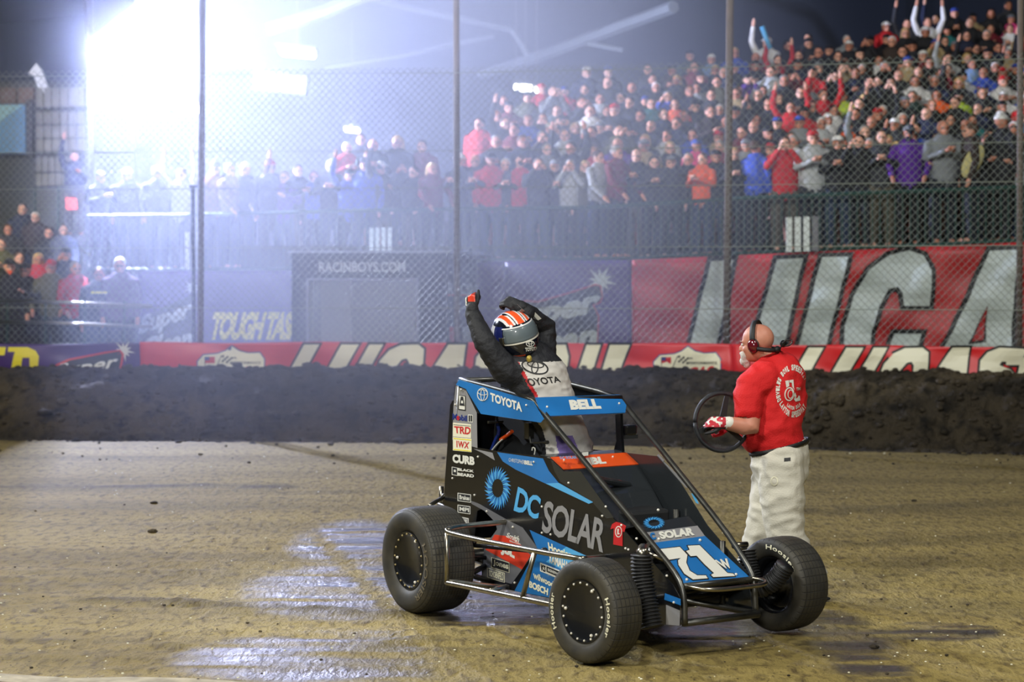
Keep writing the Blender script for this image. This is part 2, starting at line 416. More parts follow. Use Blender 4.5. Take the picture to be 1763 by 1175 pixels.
def flatpoly(mb, pts, fn, mi=0, off=0.0, holes=()):
    """printed shape: triangulated on a fine grid so that it follows the waves of the cloth"""
    bm = bmesh.new()
    loops = [dense(list(pts), 9)]+[dense(list(h), 9) for h in holes]
    from mathutils.geometry import tessellate_polygon, delaunay_2d_cdt
    co = []; edges = []
    for lp in loops:
        n0 = len(co); co += [Vector(p) for p in lp]; edges += [(n0+i, n0+(i+1) % len(lp)) for i in range(len(lp))]
    x0 = min(p.x for p in co); x1 = max(p.x for p in co); y0 = min(p.y for p in co); y1 = max(p.y for p in co)
    gx = x0+4
    while gx < x1:
        gy = y0+4
        while gy < y1: co.append(Vector((gx+.13, gy+.07))); gy += 10
        gx += 10
    r = delaunay_2d_cdt(co, edges, [], 0, 1e-4)
    vs2, tris = r[0], r[2]
    def inside(p, lp):
        c = False; n = len(lp)
        for i in range(n):
            a, b = lp[i], lp[(i+1) % n]
            if (a[1] > p[1]) != (b[1] > p[1]) and p[0] < (b[0]-a[0])*(p[1]-a[1])/(b[1]-a[1])+a[0]: c = not c
        return c
    fs = []
    for t in tris:
        c = ((vs2[t[0]][0]+vs2[t[1]][0]+vs2[t[2]][0])/3, (vs2[t[0]][1]+vs2[t[1]][1]+vs2[t[2]][1])/3)
        if inside(c, loops[0]) and not any(inside(c, h) for h in loops[1:]): fs.append(tuple(t))
    mb.add([fn(p[0], p[1])+Vector((0, -off, 0)) for p in vs2], fs, mi)
def grow(pts, d):
    """outline of a letter grown by d pixels"""
    n = len(pts); ar = sum(pts[i][0]*pts[(i+1) % n][1]-pts[(i+1) % n][0]*pts[i][1] for i in range(n)); sg = 1 if ar > 0 else -1
    out = []
    for i in range(n):
        a, b, c = Vector(pts[i-1]), Vector(pts[i]), Vector(pts[(i+1) % n])
        e1 = (b-a).normalized(); e2 = (c-b).normalized()
        n1 = Vector((e1.y, -e1.x))*sg; n2 = Vector((e2.y, -e2.x))*sg
        q = n1+n2; q = q/max(.6, q.dot(n1)) if q.length > .1 else n1
        out.append((b.x+q.x*d, b.y+q.y*d))
    return out
def arc(cx, cy, rx, ry, a0, a1, n=10, sh=0):
    return [(cx+rx*math.cos(math.radians(a0+(a1-a0)*i/n))-sh*(ry*math.sin(math.radians(a0+(a1-a0)*i/n))), cy+ry*math.sin(math.radians(a0+(a1-a0)*i/n))) for i in range(n+1)]

# -- lower banners
pb = banner('banner', -340, 241, lambda p: topl(p)+2, botl, 1.012, M['bpurple'], 'purple advertising banner with a yellow R and a starburst, left end of the low wall')
rb = banner('banner', 241, 1262, topl, botl, 1.012, M['bred'], 'long red advertising banner on the low wall behind the racing car')
rb2 = banner('banner', 1262, 2150, topl, botl, 1.012, M['bred'], 'red advertising banner on the low wall behind the bald man in red')
KL = 1.012
fl = lambda off: (lambda px, py: cloth_wave(px, py, KL)+Vector((0, -off, 0)))
def lucas_low(x, par):
    """big slanted white letters with dark outlines, cut off by the dirt; x = left px of the L"""
    T = topl(x)+4; B = 652
    def sl(a, b): # slanted bar from top x a..b down to the dirt
        k = 26*(B-T)/46
        return [(a, T), (b, T), (b-k, B), (a-k, B)]
    L = [sl(x+26, x+52), sl(x+90, x+120), sl(x+138, x+162)]
    C = [(x+146, B), (x+156, T+28), (x+172, T+10), (x+192, T+1), (x+222, T), (x+232, T+8), (x+230, T+44), (x+205, T+44), (x+206, T+30), (x+202, T+24), (x+194, T+26), (x+182, T+40), (x+176, B)]
    A = [(x+274, T), (x+304, T), (x+296, B), (x+236, B)]
    Sx = [(x+318, B), (x+322, T+22), (x+334, T+8), (x+354, T), (x+396, T+2), (x+398, T+8), (x+392, T+30), (x+366, T+30), (x+366, T+24), (x+358, T+24), (x+354, T+30), (x+374, T+38), (x+388, B)]
    mb = MB()
    for p in L+[C, A, Sx]:
        flatpoly(mb, grow(p, 4), fl(.006), 1); flatpoly(mb, p, fl(.012), 0)
    return mb
c1 = lucas_low(498, rb); c1.build('lettering', [M['cream'], M['ink']], rb)
def oil(x, par):
    T = topl(x)+4; B = 652; mb = MB()
    for p in ([(x-44, B), (x-36, T+20), (x-20, T+5), (x+10, T), (x+30, T), (x+35, T+20), (x+30, B)], [(x+66, T), (x+90, T), (x+72, B), (x+46, B)], [(x+106, T), (x+140, T), (x+118, B), (x+88, B)]):
        flatpoly(mb, grow(p, 4), fl(.006), 1); flatpoly(mb, p, fl(.012), 0)
    flatpoly(mb, [(x+8, T+58), (x-2, B+2), (x-10, B), (x-4, T+32), (x+8, T+30)], fl(.016), 2)
    return mb
oil(944, rb).build('lettering', [M['cream'], M['ink'], M['bred']], rb)
lucas_low(1366, rb2).build('lettering', [M['cream'], M['ink']], rb2)
mb = MB(); T = topl(1700)+3
for p in ([(1752, 652), (1757, T+20), (1775, T+4), (1860, T), (1850, 652)],):
    flatpoly(mb, grow(p, 4), fl(.006), 1); flatpoly(mb, p, fl(.012), 0)
mb.build('lettering', [M['cream'], M['ink']], rb2)
def shield(x, par):
    T = topl(x)+6; mb = MB()
    sh = [(x, 650), (x, T+26), (x+10, T+15), (x+34, T+13), (x+47, T+8), (x+58, T), (x+70, T+8), (x+86, T+12), (x+106, T+11), (x+114, T+22), (x+114, 650)]
    sh = [(a*1.0, b) for a, b in sh]
    flatpoly(mb, grow(sh, 2), fl(.006), 2); flatpoly(mb, sh, fl(.010), 0)
    f2 = fl(.014); f3 = fl(.018)
    flatpoly(mb, [(x+12, T+18), (x+29, T+18), (x+29, T+29), (x+12, T+29)], f2, 3)
    flatpoly(mb, [(x+12, T+18), (x+20, T+18), (x+20, T+24), (x+12, T+24)], f3, 2)
    flatpoly(mb, [(x+12, T+18), (x+13, T+18), (x+13, T+42), (x+12, T+42)], f3, 1)
    for i in range(5):
        for j in range(3):
            if (i+j) % 2 == 0: flatpoly(mb, [(x+42+i*3.6, T+15+j*4+i*.8), (x+45.4+i*3.6, T+15.6+j*4+i*.8), (x+44+i*3.6, T+19.4+j*4+i*.8), (x+40.6+i*3.6, T+19+j*4+i*.8)], f2, 1)
    flatpoly(mb, [(x+40, T+15), (x+41.2, T+15), (x+30, T+42), (x+28.5, T+42)], f2, 1)
    lettering(mb, 'HI-', rectq(x+60, T+18, x+67, T+22), f2, 1, .02)
    lettering(mb, 'PERFORMANCE', rectq(x+60, T+26, x+108, T+30.5), f2, 1, .02, space=1.1)
    lettering(mb, 'LUCAS', [(x+28, T+38), (x+104, T+33), (x+100, T+58), (x+22, T+58)], f2, 3, .05, .25)
    return mb.build('shield_emblem', [M['cream'], M['ink'], M['navy'], M['red']], par)
shield(341, rb); shield(1126, rb2 if False else rb)
def star(mb, cx, cy, r, fn, mi):
    p = []
    for i in range(20):
        a = math.pi*2*i/20; rr = r*(1.0 if i % 4 == 0 else (.72 if i % 2 == 0 else .34)); p.append((cx+rr*math.cos(a+.2), cy+rr*math.sin(a+.2)))
    flatpoly(mb, p, fn, mi)
mb = MB(); T = 596
flatpoly(mb, [(18, 644), (26, 606), (14, 606), (14, 598), (48, 598), (62, 604), (68, 614), (66, 632), (64, 650)], fl(.008), 0)
flatpoly(mb, [(36, 644), (40, 616), (52, 616), (52, 640)], fl(.012), 1)
flatpoly(mb, [(-30, 598), (10, 598), (8, 612), (-8, 612), (-14, 648), (-40, 648)], fl(.008), 0)
star(mb, 214, 604, 20, fl(.008), 2)
flatpoly(mb, [(84, 650), (96, 628), (118, 618), (180, 606), (208, 602), (214, 610), (212, 622), (206, 650)], fl(.011), 3)
flatpoly(mb, [(90, 650), (100, 631), (120, 621), (182, 609), (206, 605), (210, 611), (208, 622), (202, 650)], fl(.014), 4)
lettering(mb, 'Super', [(96, 628), (206, 610), (200, 640), (92, 660)], fl(.022), 2, .02, .15, 1.0)
mb.build('lettering', [M['yellow'], M['bpurple'], M['white'], M['red'], M['ink']], pb)

# ------------------------------------------------------------------ upper banners on the front of the stand
M['tred'] = mat('red_stand_banner', rgb(178, 36, 38), .5, noise_amt=.2, scale=1.5)
KU = .88
_tu = [(-20, 470), (240, 467), (500, 466), (870, 450), (1087, 448), (1263, 440), (1450, 432), (1763, 417), (2200, 400)]
def topu(px):
    for (a, s0), (b, s1) in zip(_tu, _tu[1:]):
        if px <= b: return s0+(s1-s0)*(px-a)/(b-a)
    return 400
botu = lambda px: 640
p1 = banner('banner', 238, 870, topu, botu, KU, M['bpurple'], 'hazy purple banner reading TOUGH TASK under the stand rail left of the booth', amp=.5)
p2 = banner('banner', 870, 1087, topu, botu, KU, M['bpurple'], 'purple banner with a white starburst under the stand rail, right of the booth', amp=.5)
p3 = banner('banner', 1088, 2180, topu, botu, KU, M['tred'], 'tall red banner with giant grey-white slanted letters under the stand rail', amp=1.5)
fu = lambda off: (lambda px, py: cloth_wave(px, py, KU, 1.5)+Vector((0, -off, 0)))
M['bwhite'] = mat('banner_white', rgb(190, 200, 192), .5)
mb = MB()
def big(p, holes=()):
    flatpoly(mb, grow(p, 8), fu(.015), 1); flatpoly(mb, p, fu(.03), 0)
    for h in holes:
        flatpoly(mb, grow(h, 5), fu(.04), 1); flatpoly(mb, h, fu(.05), 2)
big([(1224, 450), (1262, 448), (1232, 600), (1184, 610)])
big([(1337, 447), (1382, 445), (1345, 612), (1292, 612)])
big([(1415, 443), (1460, 442), (1418, 612), (1370, 612)])
big([(1450, 612), (1455, 560), (1470, 510), (1495, 465), (1530, 440), (1565, 431), (1590, 440), (1603, 465), (1601, 527), (1556, 527), (1553, 505), (1545, 494), (1530, 498), (1512, 530), (1500, 570), (1496, 612)])
big([(1540, 575), (1586, 575), (1576, 612), (1526, 612)])
big([(1704, 432), (1751, 430), (1738, 612), (1617, 612), (1660, 530)], [[(1698, 528), (1692, 585), (1672, 588)]])
big([(1800, 620), (1812, 500), (1850, 440), (1960, 425), (1940, 500), (1870, 500), (1930, 620)])
mb.build('lettering', [M['bwhite'], M['ink'], M['tred']], p3, label='giant grey-white letters with dark outlines')
fu = lambda off: (lambda px, py: cloth_wave(px, py, KU, .5)+Vector((0, -off, 0)))
mb = MB()
star(mb, 1034, 484, 30, fu(.012), 0)
flatpoly(mb, [(880, 532), (905, 517), (925, 519), (975, 505), (1025, 489), (1035, 492), (1038, 512), (1034, 522), (1023, 526), (1032, 545), (1028, 612), (880, 612)], fu(.018), 1)
flatpoly(mb, grow([(880, 532), (905, 517), (925, 519), (975, 505), (1025, 489), (1035, 492), (1038, 512), (1034, 522), (1023, 526), (1032, 545), (1028, 612), (880, 612)], -2.2), fu(.024), 2)
lettering(mb, 'Super', [(866, 534), (1036, 494), (1030, 548), (860, 588)], fu(.06), 0, .05, .15, 1.0)
lettering(mb, 'Clean', [(880, 576), (1030, 552), (1026, 602), (876, 626)], fu(.06), 0, .05, .15, 1.0)
mb.build('lettering', [M['bwhite'], M['red'], M['ink']], p2)
mb = MB()
lettering(mb, 'TOUGH TASKS', [(368, 537), (534, 537), (526, 586), (362, 586)], fu(.03), 0, .06, .2, .85)
flatpoly(mb, [(240, 552), (285, 528), (330, 508), (336, 520), (332, 612), (240, 612)], fu(.018), 2)
star(mb, 331, 496, 17, fu(.012), 1)
lettering(mb, 'Super', [(242, 545), (334, 512), (330, 556), (238, 586)], fu(.06), 1, .05, .15, 1.0)
lettering(mb, 'Clean', [(246, 584), (334, 558), (330, 606), (242, 620)], fu(.06), 1, .05, .15, 1.0)
mb.build('lettering', [M['yellow'], M['bwhite'], M['ink']], p1)

# ------------------------------------------------------------------ booth
M['booth'] = mat('booth_navy', rgb(34, 42, 66), .5, noise_amt=.2)
bt = thing('commentary_booth', 'dark navy trackside booth with a big window and white lettering behind the fence', 'booth', (0, 0, 0))
sb = 119.0; yb = FPX/sb
def FB(px, py, o=0.0): return U(px, py, yb-o)
zt = FB(600, 436).z; xl = FB(502, 500).x; xc = FB(770, 500).x
back = U(874, 446, 33.0); z0 = 0.0
mb = MB()
wx0, wx1, wz0, wz1 = FB(527, 500).x, FB(721, 500).x, FB(600, 640).z, FB(600, 479).z
def bx(x0, x1, y0, y1, za, zb, mi=0): mb.box(((x0+x1)/2, (y0+y1)/2, (za+zb)/2), (abs(x1-x0), abs(y1-y0), abs(zb-za)), None, mi)
bx(xl, wx0, yb, yb+.1, z0, zt); bx(wx1, xc, yb, yb+.1, z0, zt); bx(wx0, wx1, yb, yb+.1, wz1, zt); bx(wx0, wx1, yb, yb+.1, z0, wz0)
mb.build('front_wall', M['booth'], bt)
mb = MB(); mb.add([(xc, yb, z0), (xc, yb, zt), (back.x, back.y, zt), (back.x, back.y, z0), (xc-.1, yb, z0), (xc-.1, yb, zt), (back.x-.1, back.y, zt), (back.x-.1, back.y, z0)], [(0, 1, 2, 3), (7, 6, 5, 4), (1, 5, 6, 2), (2, 6, 7, 3), (0, 4, 5, 1)])
mb.build('side_wall', M['booth'], bt)
mb = MB(); mb.add([(xl-.05, yb-.06, zt), (xc+.05, yb-.06, zt), (back.x+.05, back.y, zt), (xl-.05, back.y, zt), (xl-.05, yb-.06, zt+.035), (xc+.05, yb-.06, zt+.035), (back.x+.05, back.y, zt+.035), (xl-.05, back.y, zt+.035)], [(0,1,2,3),(7,6,5,4),(0,4,5,1),(1,5,6,2),(2,6,7,3),(3,7,4,0)])
mb.build('roof', mat('roof_edge', rgb(150, 160, 165), .4), bt, label='thin pale roof edge')
mb = MB(); bx(xl, xl+.1, yb, back.y, z0, zt); bx(xl, back.x, back.y, back.y+.1, z0, zt); bx(xl, back.x, yb, back.y, z0, z0+.05); mb.build('back_wall', M['booth'], bt)
gm, nt, b = _nt('booth_glass'); b.inputs['Base Color'].default_value = (.5, .55, .65, 1); b.inputs['Roughness'].default_value = .12; b.inputs['Alpha'].default_value = .28
mb = MB(); bx(wx0, wx1, yb+.04, yb+.05, wz0, wz1); mb.build('window_glass', gm, bt)
mb = MB()
for a in ((wx0, wx0+.035, wz0, wz1), (wx1-.035, wx1, wz0, wz1), (wx0, wx1, wz1-.035, wz1)): bx(a[0], a[1], yb-.02, yb+.02, a[2], a[3])
mb.build('window_frame', mat('frame_grey', rgb(120, 126, 140), .4), bt)
mb = MB(); bx(wx0+.1, wx0+.55, yb+1.2, yb+1.3, 0.2, wz1+.1); mb.build('inside_panel', mat('inside_panel', rgb(170, 160, 160), .7), bt)
mb = MB(); lettering(mb, 'RACINBOYS.COM', rectq(549, 451, 698, 469), lambda a, c: FB(a, c, .012), 0, .03)
def SBd(px, py):
    A = Vector((xc, yb, 0)); B = Vector((back.x, back.y, 0)); n = Vector((B.y-A.y, A.x-B.x, 0)).normalized()
    r = ray(px, py); t = (A-CAM).dot(n)/r.dot(n); return CAM+r*t - n*(.015 if n.dot(r) > 0 else -.015)
lettering(mb, 'RACINBOYS', [(770, 486), (860, 492), (860, 508), (770, 510)], SBd, 0, .03)
for p in ([(769, 507), (862, 508.5), (862, 510.5), (769, 509.5)], [(772, 563), (789, 563), (789, 590), (772, 590)]): mb.poly([SBd(*q) for q in p], (.2, -1, 0), .004, 1)
mb.poly([SBd(*q) for q in [(795, 563), (812, 563), (812, 592), (795, 592)]], (.2, -1, 0), .004, 0)
mb.build('lettering', [M['bwhite'], M['red']], bt)
fi = tag(MB().build('x', M['ink']), None, None) if False else None

# ------------------------------------------------------------------ catch fence
M['mesh'] = mat('galvanised_wire', rgb(140, 146, 132), .45, .5)
M['post'] = mat('rusty_post', rgb(112, 100, 88), .7, .1, noise_amt=.3, scale=6)
fe = thing('catch_fence', 'tall chain-link catch fence on brown steel posts standing behind the low wall', 'fence')
posts = [(-100, -98), (344, 352), (787, 786), (1251, 1256), (1756, 1753), (2290, 2290)]
for a, b in posts:
    mb = MB(); p = Wz(a, 1.0, .99); q = Wz(b, 6.6, .99); mb.tube([p, q], .042 if a != 1251 else .052, 10); mb.build('post', M['post'], fe, smooth=True)
def zf(z, px): return z
def bay(p0, p1):
    a = Wz(p0, 0, 1.0); b = Wz(p1, 0, 1.0); L_ = (b-a).length; d = (b-a)/L_; H0, H1 = 1.2, 4.93
    mb = MB(); st = .098; hh = H1-H0; off = 0
    for sgn in (1, -1):
        k = -int(hh/st)-2
        while k*st < L_+hh+st:
            x0 = k*st
            # wire: x = x0 + sgn*(z-H0)*.95
            za, zb = 0.0, hh; f = .95
            xs = lambda z: x0+sgn*z*f
            lo, hi = 0.0, hh
            if sgn > 0: lo = max(lo, (0-x0)/f); hi = min(hi, (L_-x0)/f)
            else: lo = max(lo, (x0-L_)/f); hi = min(hi, (x0-0)/f)
            if hi-lo > .02:
                p = a+d*xs(lo)+Vector((0, sgn*.003, H0+lo)); q = a+d*xs(hi)+Vector((0, sgn*.003, H0+hi))
                if hi >= hh-.01: q = q+(q-p).normalized()*.05
                mb.tube([p, q], .0034, 3, caps=False)
            k += 1
    mb.build('wire_mesh', M['mesh'], fe)
for (a, _), (b, _) in zip(posts, posts[1:]): bay(a, b)
for zz in (1.70, 2.52, 3.33, 3.83, 4.88):
    mb = MB(); pts = [Wz(a, zz, 1.004) for a, _ in posts]; mb.tube(pts, .006, 5); mb.build('tension_wire', M['mesh'], fe)
# thin pole left of the second post
mb = MB(); mb.tube([W(334, 596, .97), W(332, 322, .97)], .028, 8); mb.tube([W(326, 321, .97), W(340, 321, .97)], .02, 6)
tag(mb.build('pole', mat('blue_grey_pole', rgb(60, 72, 96), .5)), 'thin dark pole with a short crossbar beside the fence post left of the booth', 'pole')

# ------------------------------------------------------------------ stand: deck, rail, steps
M['deck'] = mat('deck_dark', rgb(38, 40, 42), .8, noise_amt=.2)
M['rail'] = mat('green_rail', rgb(34, 66, 56), .5)
DZ = 2.42
def ztop(px):   # upper edge of the crowd in the picture, = the slanting end of the seating
    T = [(380, 300), (450, 248), (520, 252), (600, 238), (720, 228), (790, 212), (830, 182), (880, 150), (1000, 122), (1150, 100), (1300, 62), (1450, 40), (1600, 22), (1763, 6), (2000, -30)]
    if px <= 380: return 300
    for (a, s0), (b, s1) in zip(T, T[1:]):
        if px <= b: return s0+(s1-s0)*(px-a)/(b-a)
    return -30
NR = 18
def rowY(k): return 31.0 + .72*k
def rowZ(k): return DZ + .20*k + .0035*k*k
_dz = lambda px: 2.1+(480-topu(px))/(.872*sf(px))+.02
mb = MB(); c_ = list(range(150, 2180, 60)); vs = []
for q in c_:
    a = Wz(q, _dz(q), .871); vs += [a, a+Vector((0, 1.6, 0)), a+Vector((0, 1.6, -.2)), a-Vector((0, 0, .2))]
mb.add(vs, [(4*i+j, 4*i+4+j, 4*i+4+(j+1) % 4, 4*i+(j+1) % 4) for i in range(len(c_)-1) for j in range(4)])
deck = mb.build('floor_deck', M['deck']); deck['kind'] = 'structure'
mb = MB()
for k in range(1, NR):
    y = rowY(k)
    # left end of the step
    px = 380
    while px < 1900 and 480-(rowZ(k)+1.62-2.1)*FPX/y < ztop(px): px += 10
    x0 = (px-881.5)*y/FPX-.3; x1 = 14
    mb.box(((x0+x1)/2, y+.2, (rowZ(k)+2.0)/2), (x1-x0, .8, rowZ(k)-2.0), None)
mb.v = [Vector(v) for v in mb.v]
st = mb.build('trim_steps', M['deck']); st['kind'] = 'structure'; st.name = 'floor_steps'
def railz(px):
    T = [(-100, 380), (150, 372), (330, 370), (650, 362), (1020, 358), (1290, 341), (1763, 322), (2200, 308)]
    for (a, s0), (b, s1) in zip(T, T[1:]):
        if px <= b: return s0+(s1-s0)*(px-a)/(b-a)
KR = .872
rl = thing('stand_railing', 'long dark green railing with closely set upright bars along the front of the stand', 'railing')
pxs = list(range(150, 2180, 45))
mb = MB(); mb.tube([W(p, railz(p), KR) for p in pxs], .032, 6); mb.build('top_rail', M['rail'], rl)
mb = MB(); mb.tube([W(p, topu(p)-3, KR) for p in pxs], .03, 6); mb.build('bottom_rail', M['rail'], rl)
mb = MB()
px = 150
while px < 2180: mb.tube([W(px, railz(px), KR), W(px, topu(px), KR)], .014, 4, caps=False); px += 13
mb.build('rail_bars', M['rail'], rl)
for i, (x0, lb) in enumerate(((319, 'white slatted panel low on the stand railing beside the left fence post'), (636, 'white slatted panel on the stand railing above the booth'), (1353, 'white slatted panel on the stand railing above the red banner'))):
    q = thing('slatted_panel', lb, 'panel', (0, 0, 0), 'white slatted panels on the railing')
    sc = (1.0 if i < 2 else 1.45); x = x0
    for j in range(4 if i else 3):
        wd = (7 if i < 2 else 10.5); mb = MB(); a = railz(x)+(30 if i < 2 else 36); b = topu(x)-2
        mb.poly([W(x, a, KR+.012), W(x+wd, a, KR+.012), W(x+wd, b, KR+.012), W(x, b, KR+.012)], (0, -1, 0), .02)
        mb.build('slat', mat('slat_white', rgb(214, 222, 214), .6) if j < 3 or i < 2 else M['grey'], q); x += wd+(3.5 if i < 2 else 4.5)

# ------------------------------------------------------------------ hall: ceiling, walls
M['ceil'] = mat('hall_ceiling', rgb(74, 82, 102), .8, noise_amt=.12, scale=.4)
mb = MB(); mb.add([(-30, 16, 13), (40, 16, 17), (40, 75, 17), (-30, 75, 8.6)], [(0, 1, 2, 3)])
mb.add([(-30, 16, 13.3), (40, 16, 17.3), (40, 75, 17.3), (-30, 75, 8.9)], [(3, 2, 1, 0)]); c = mb.build('ceiling', M['ceil']); c['kind'] = 'structure'
mb = MB(); mb.box((5, 66, 6), (80, .4, 26)); c = mb.build('wall_back', mat('back_wall', rgb(50, 56, 66), .9)); c['kind'] = 'structure'
mb = MB(); mb.box((29, 45, 8), (.4, 60, 20)); c = mb.build('wall_right', mat('side_wall', rgb(20, 22, 24), .9)); c['kind'] = 'structure'
M['beam'] = mat('beam', rgb(104, 110, 112), .7)
beams = [((830, 128, 48), (912, 103, 46), (1160, 12, 40), .13, 'broad pale roof beam rising to the right above the crowd'), ((612, -8, 44), (760, 26, 45), (880, 50, 46), .07, 'thin pale roof brace running down to the elbow of the broad beam'), ((880, 50, 46), (896, 72, 46), (914, 104, 46), .07, 'short roof brace dropping from the elbow to the broad beam'), ((460, 52, 40), (560, 20, 40), (640, -14, 40), .14, 'pale roof beam in the haze at the top, right of the left fence post'), ((1010, 75, 42), (1040, 80, 42), (1072, 86, 42), .05, 'short thin brace right of the broad roof beam'), ((560, 116, 50), (690, 96, 50), (850, 62, 50), .06, 'faint long roof brace crossing behind the middle fence post')]
for a, b, c_, r, lb in beams:
    mb = MB(); mb.tube([U(*a), U(*b), U(*c_)], r, 6); tag(mb.build('roof_beam', M['beam']), lb, 'beam', 'roof beams')
# roof lamps in view
tube_m = mat('lit_lamp_tube', (1, 1, 1), .5, emit=(.95, 1, 1, 9))
for (px, py, wd, hh, Y, lb) in ((512, 92, 60, 11, 34, 'brightest long ceiling lamp, right of the left fence post'), (322, 188, 52, 8, 36, 'faint long ceiling lamp in the haze just left of the left fence post'), (606, 224, 26, 7, 46, 'short ceiling lamp above the sparse left end of the crowd'), (905, 152, 22, 9, 44, 'ceiling lamp among the heads right of the middle fence post'), (888, 150, 7, 7, 44, 'small round lamp left of the lamp among the heads'), (924, 155, 7, 7, 44, 'small round lamp right of the lamp among the heads')):
    s_ = FPX/Y; q = thing('ceiling_lamp', lb, 'lamp', U(px, py, Y), 'lit ceiling lamps')
    mb = MB(); R = Matrix.Rotation(math.radians(5), 3, 'Y'); mb.box((0, 0, 0), (wd/s_, .5, hh/s_), R)
    o = mb.build('lit_tube', tube_m, q); bevel(o, hh/s_*.45, 3)
    mb = MB(); mb.box((0, 0, hh/s_*.5+.03), (wd/s_*1.1, .6, .05), R); mb.tube([(0, 0, .05), (0, 0, 2.5)], .015, 4); mb.build('housing', M['grey'], q)
# vent box
q = thing('vent_box', 'pale box with four panes hanging under the roof below the brightest ceiling lamp', 'vent box', U(482, 142, 38))
s_ = FPX/38; mb = MB(); mb.box((0, .2, 0), (92/s_, .4, 34/s_), Matrix.Rotation(math.radians(6), 3, 'Y')); mb.build('housing', mat('vent_white', rgb(120, 122, 126), .6), q)
for i in range(4):
    mb = MB(); mb.box(((-33+22*i)/s_, -.02, (3-3*i)/s_*.7), (18/s_, .03, 26/s_)); mb.build('pane', mat('pane_grey', rgb(92, 96, 102), .4), q)

# ------------------------------------------------------------------ flood lamp, with plates added to cut its beam to sharp edges
fm = mat('blocker_black', rgb(20, 20, 22), .7)
fl_ = thing('flood_lamp', 'blazing bright floodlight high on the left behind the fence', 'floodlight', LAMP)
mb = MB()
ry = ray(165, 75); ry.normalize()
side = Vector((0, 0, -1)); up = Vector((math.cos(math.radians(38)), 0, math.sin(math.radians(38))))
ap = Vector((-.10, 0, .10))
def plate(d, n):
    A = ap-ry*1.1; B = ap+ry*1.1; t = n*.012
    v = [A, B, B+d*2.4, A+d*2.4]; mb.add(v+[x+t for x in v], [(0,1,2,3),(7,6,5,4),(0,4,5,1),(1,5,6,2),(2,6,7,3),(3,7,4,0)])
plate(side, Vector((-1, 0, 0))); mb.build('side_beam_blocker', fm, fl_); mb = MB(); plate(up, Vector((-up.z, 0, up.x))); mb.build('top_beam_blocker', fm, fl_)
mb = MB(); mb.ell((0, 0, 0), (.055, .055, .055), 16, 12)
hm = mat('flood_glow', (1, 1, 1), .5, emit=(.9, .95, 1, 60)); o = mb.build('lit_glass', hm, fl_, smooth=True)
o.visible_shadow = True
mb = MB(); mb.tube([ap, ap+Vector((-.3, 0, 3.2))], .03, 6); mb.build('hanger', fm, fl_)

# ------------------------------------------------------------------ haze (dust hanging in the lamp's beam)
hz, nt, b = _nt('dust_haze'); N = nt.nodes; K = nt.links; N.remove(b)
vs_ = N.new('ShaderNodeVolumeScatter'); vs_.inputs['Color'].default_value = (.76, .82, 1, 1); vs_.inputs['Anisotropy'].default_value = .2
tc = N.new('ShaderNodeTexCoord'); ln = N.new('ShaderNodeVectorMath'); ln.operation = 'LENGTH'; K.new(tc.outputs['Object'], ln.inputs[0])
mr = N.new('ShaderNodeMapRange'); mr.interpolation_type = 'SMOOTHSTEP'; mr.inputs[1].default_value = 0.40; mr.inputs[2].default_value = 1.0; mr.inputs[3].default_value = .062; mr.inputs[4].default_value = 0.0
K.new(ln.outputs[1 if len(ln.outputs) > 1 else 0], mr.inputs[0]); sb_ = N.new('ShaderNodeVectorMath'); sb_.operation = 'SUBTRACT'; ge = N.new('ShaderNodeNewGeometry'); K.new(ge.outputs['Position'], sb_.inputs[0]); sb_.inputs[1].default_value = LAMP
l2 = N.new('ShaderNodeVectorMath'); l2.operation = 'LENGTH'; K.new(sb_.outputs[0], l2.inputs[0])
r2 = N.new('ShaderNodeMapRange'); r2.inputs[1].default_value = 0; r2.inputs[2].default_value = 4.0; r2.inputs[3].default_value = .25; r2.inputs[4].default_value = 1.0; K.new(l2.outputs['Value'], r2.inputs[0])
mm_ = N.new('ShaderNodeMath'); mm_.operation = 'MULTIPLY'; K.new(mr.outputs[0], mm_.inputs[0]); K.new(r2.outputs[0], mm_.inputs[1]); K.new(mm_.outputs[0], vs_.inputs['Density'])
K.new(vs_.outputs[0], N['Material Output'].inputs['Volume'])
mb = MB(); mb.ell((0, 0, 0), (1, 1, 1), 32, 20); hzo = mb.build('haze_cloud', hz, smooth=True)
hzo.location = (-1.8, 27.5, 4.2); hzo.scale = (6.8, 10.5, 6.8)
tag(hzo, 'cloud of pale blue dusty haze hanging in the glare of the floodlight on the left', 'haze', kind='stuff')
# ================================================================== RACING CAR
CO = Vector((1.17, 11.1, 0)); CA = math.radians(-56.5)
CF = Vector((math.cos(CA), math.sin(CA), 0)); CL = Vector((-math.sin(CA), math.cos(CA), 0)); CZ = Vector((0, 0, 1))
def CP(u, v, z): return CO+CF*u+CL*v+CZ*z
def V(px, py, v):   # the point seen at a pixel on the lengthwise upright plane v of the car
    r = ray(px, py); t = (v-(CAM-CO).dot(CL))/r.dot(CL); return CAM+r*t
def PLN(p0, n): return lambda px, py: CAM+ray(px, py)*((p0-CAM).dot(n)/ray(px, py).dot(n))
car = thing('race_car', 'low black and blue open-wheel racing car numbered 71W on the wet clay', 'racing car', CO)
def part(mb, name, mats, smooth=False, label=None, ang=None):
    o = mb.build(name, mats, car, smooth, label); keep(o, car)
    if ang: edge_smooth(o, ang)
    return o
NS = -.30     # near side of the body
def sidepoly(mb, pts, v, th=.004, mi=0): mb.poly([V(*p, v) for p in pts], -CL, th, mi)
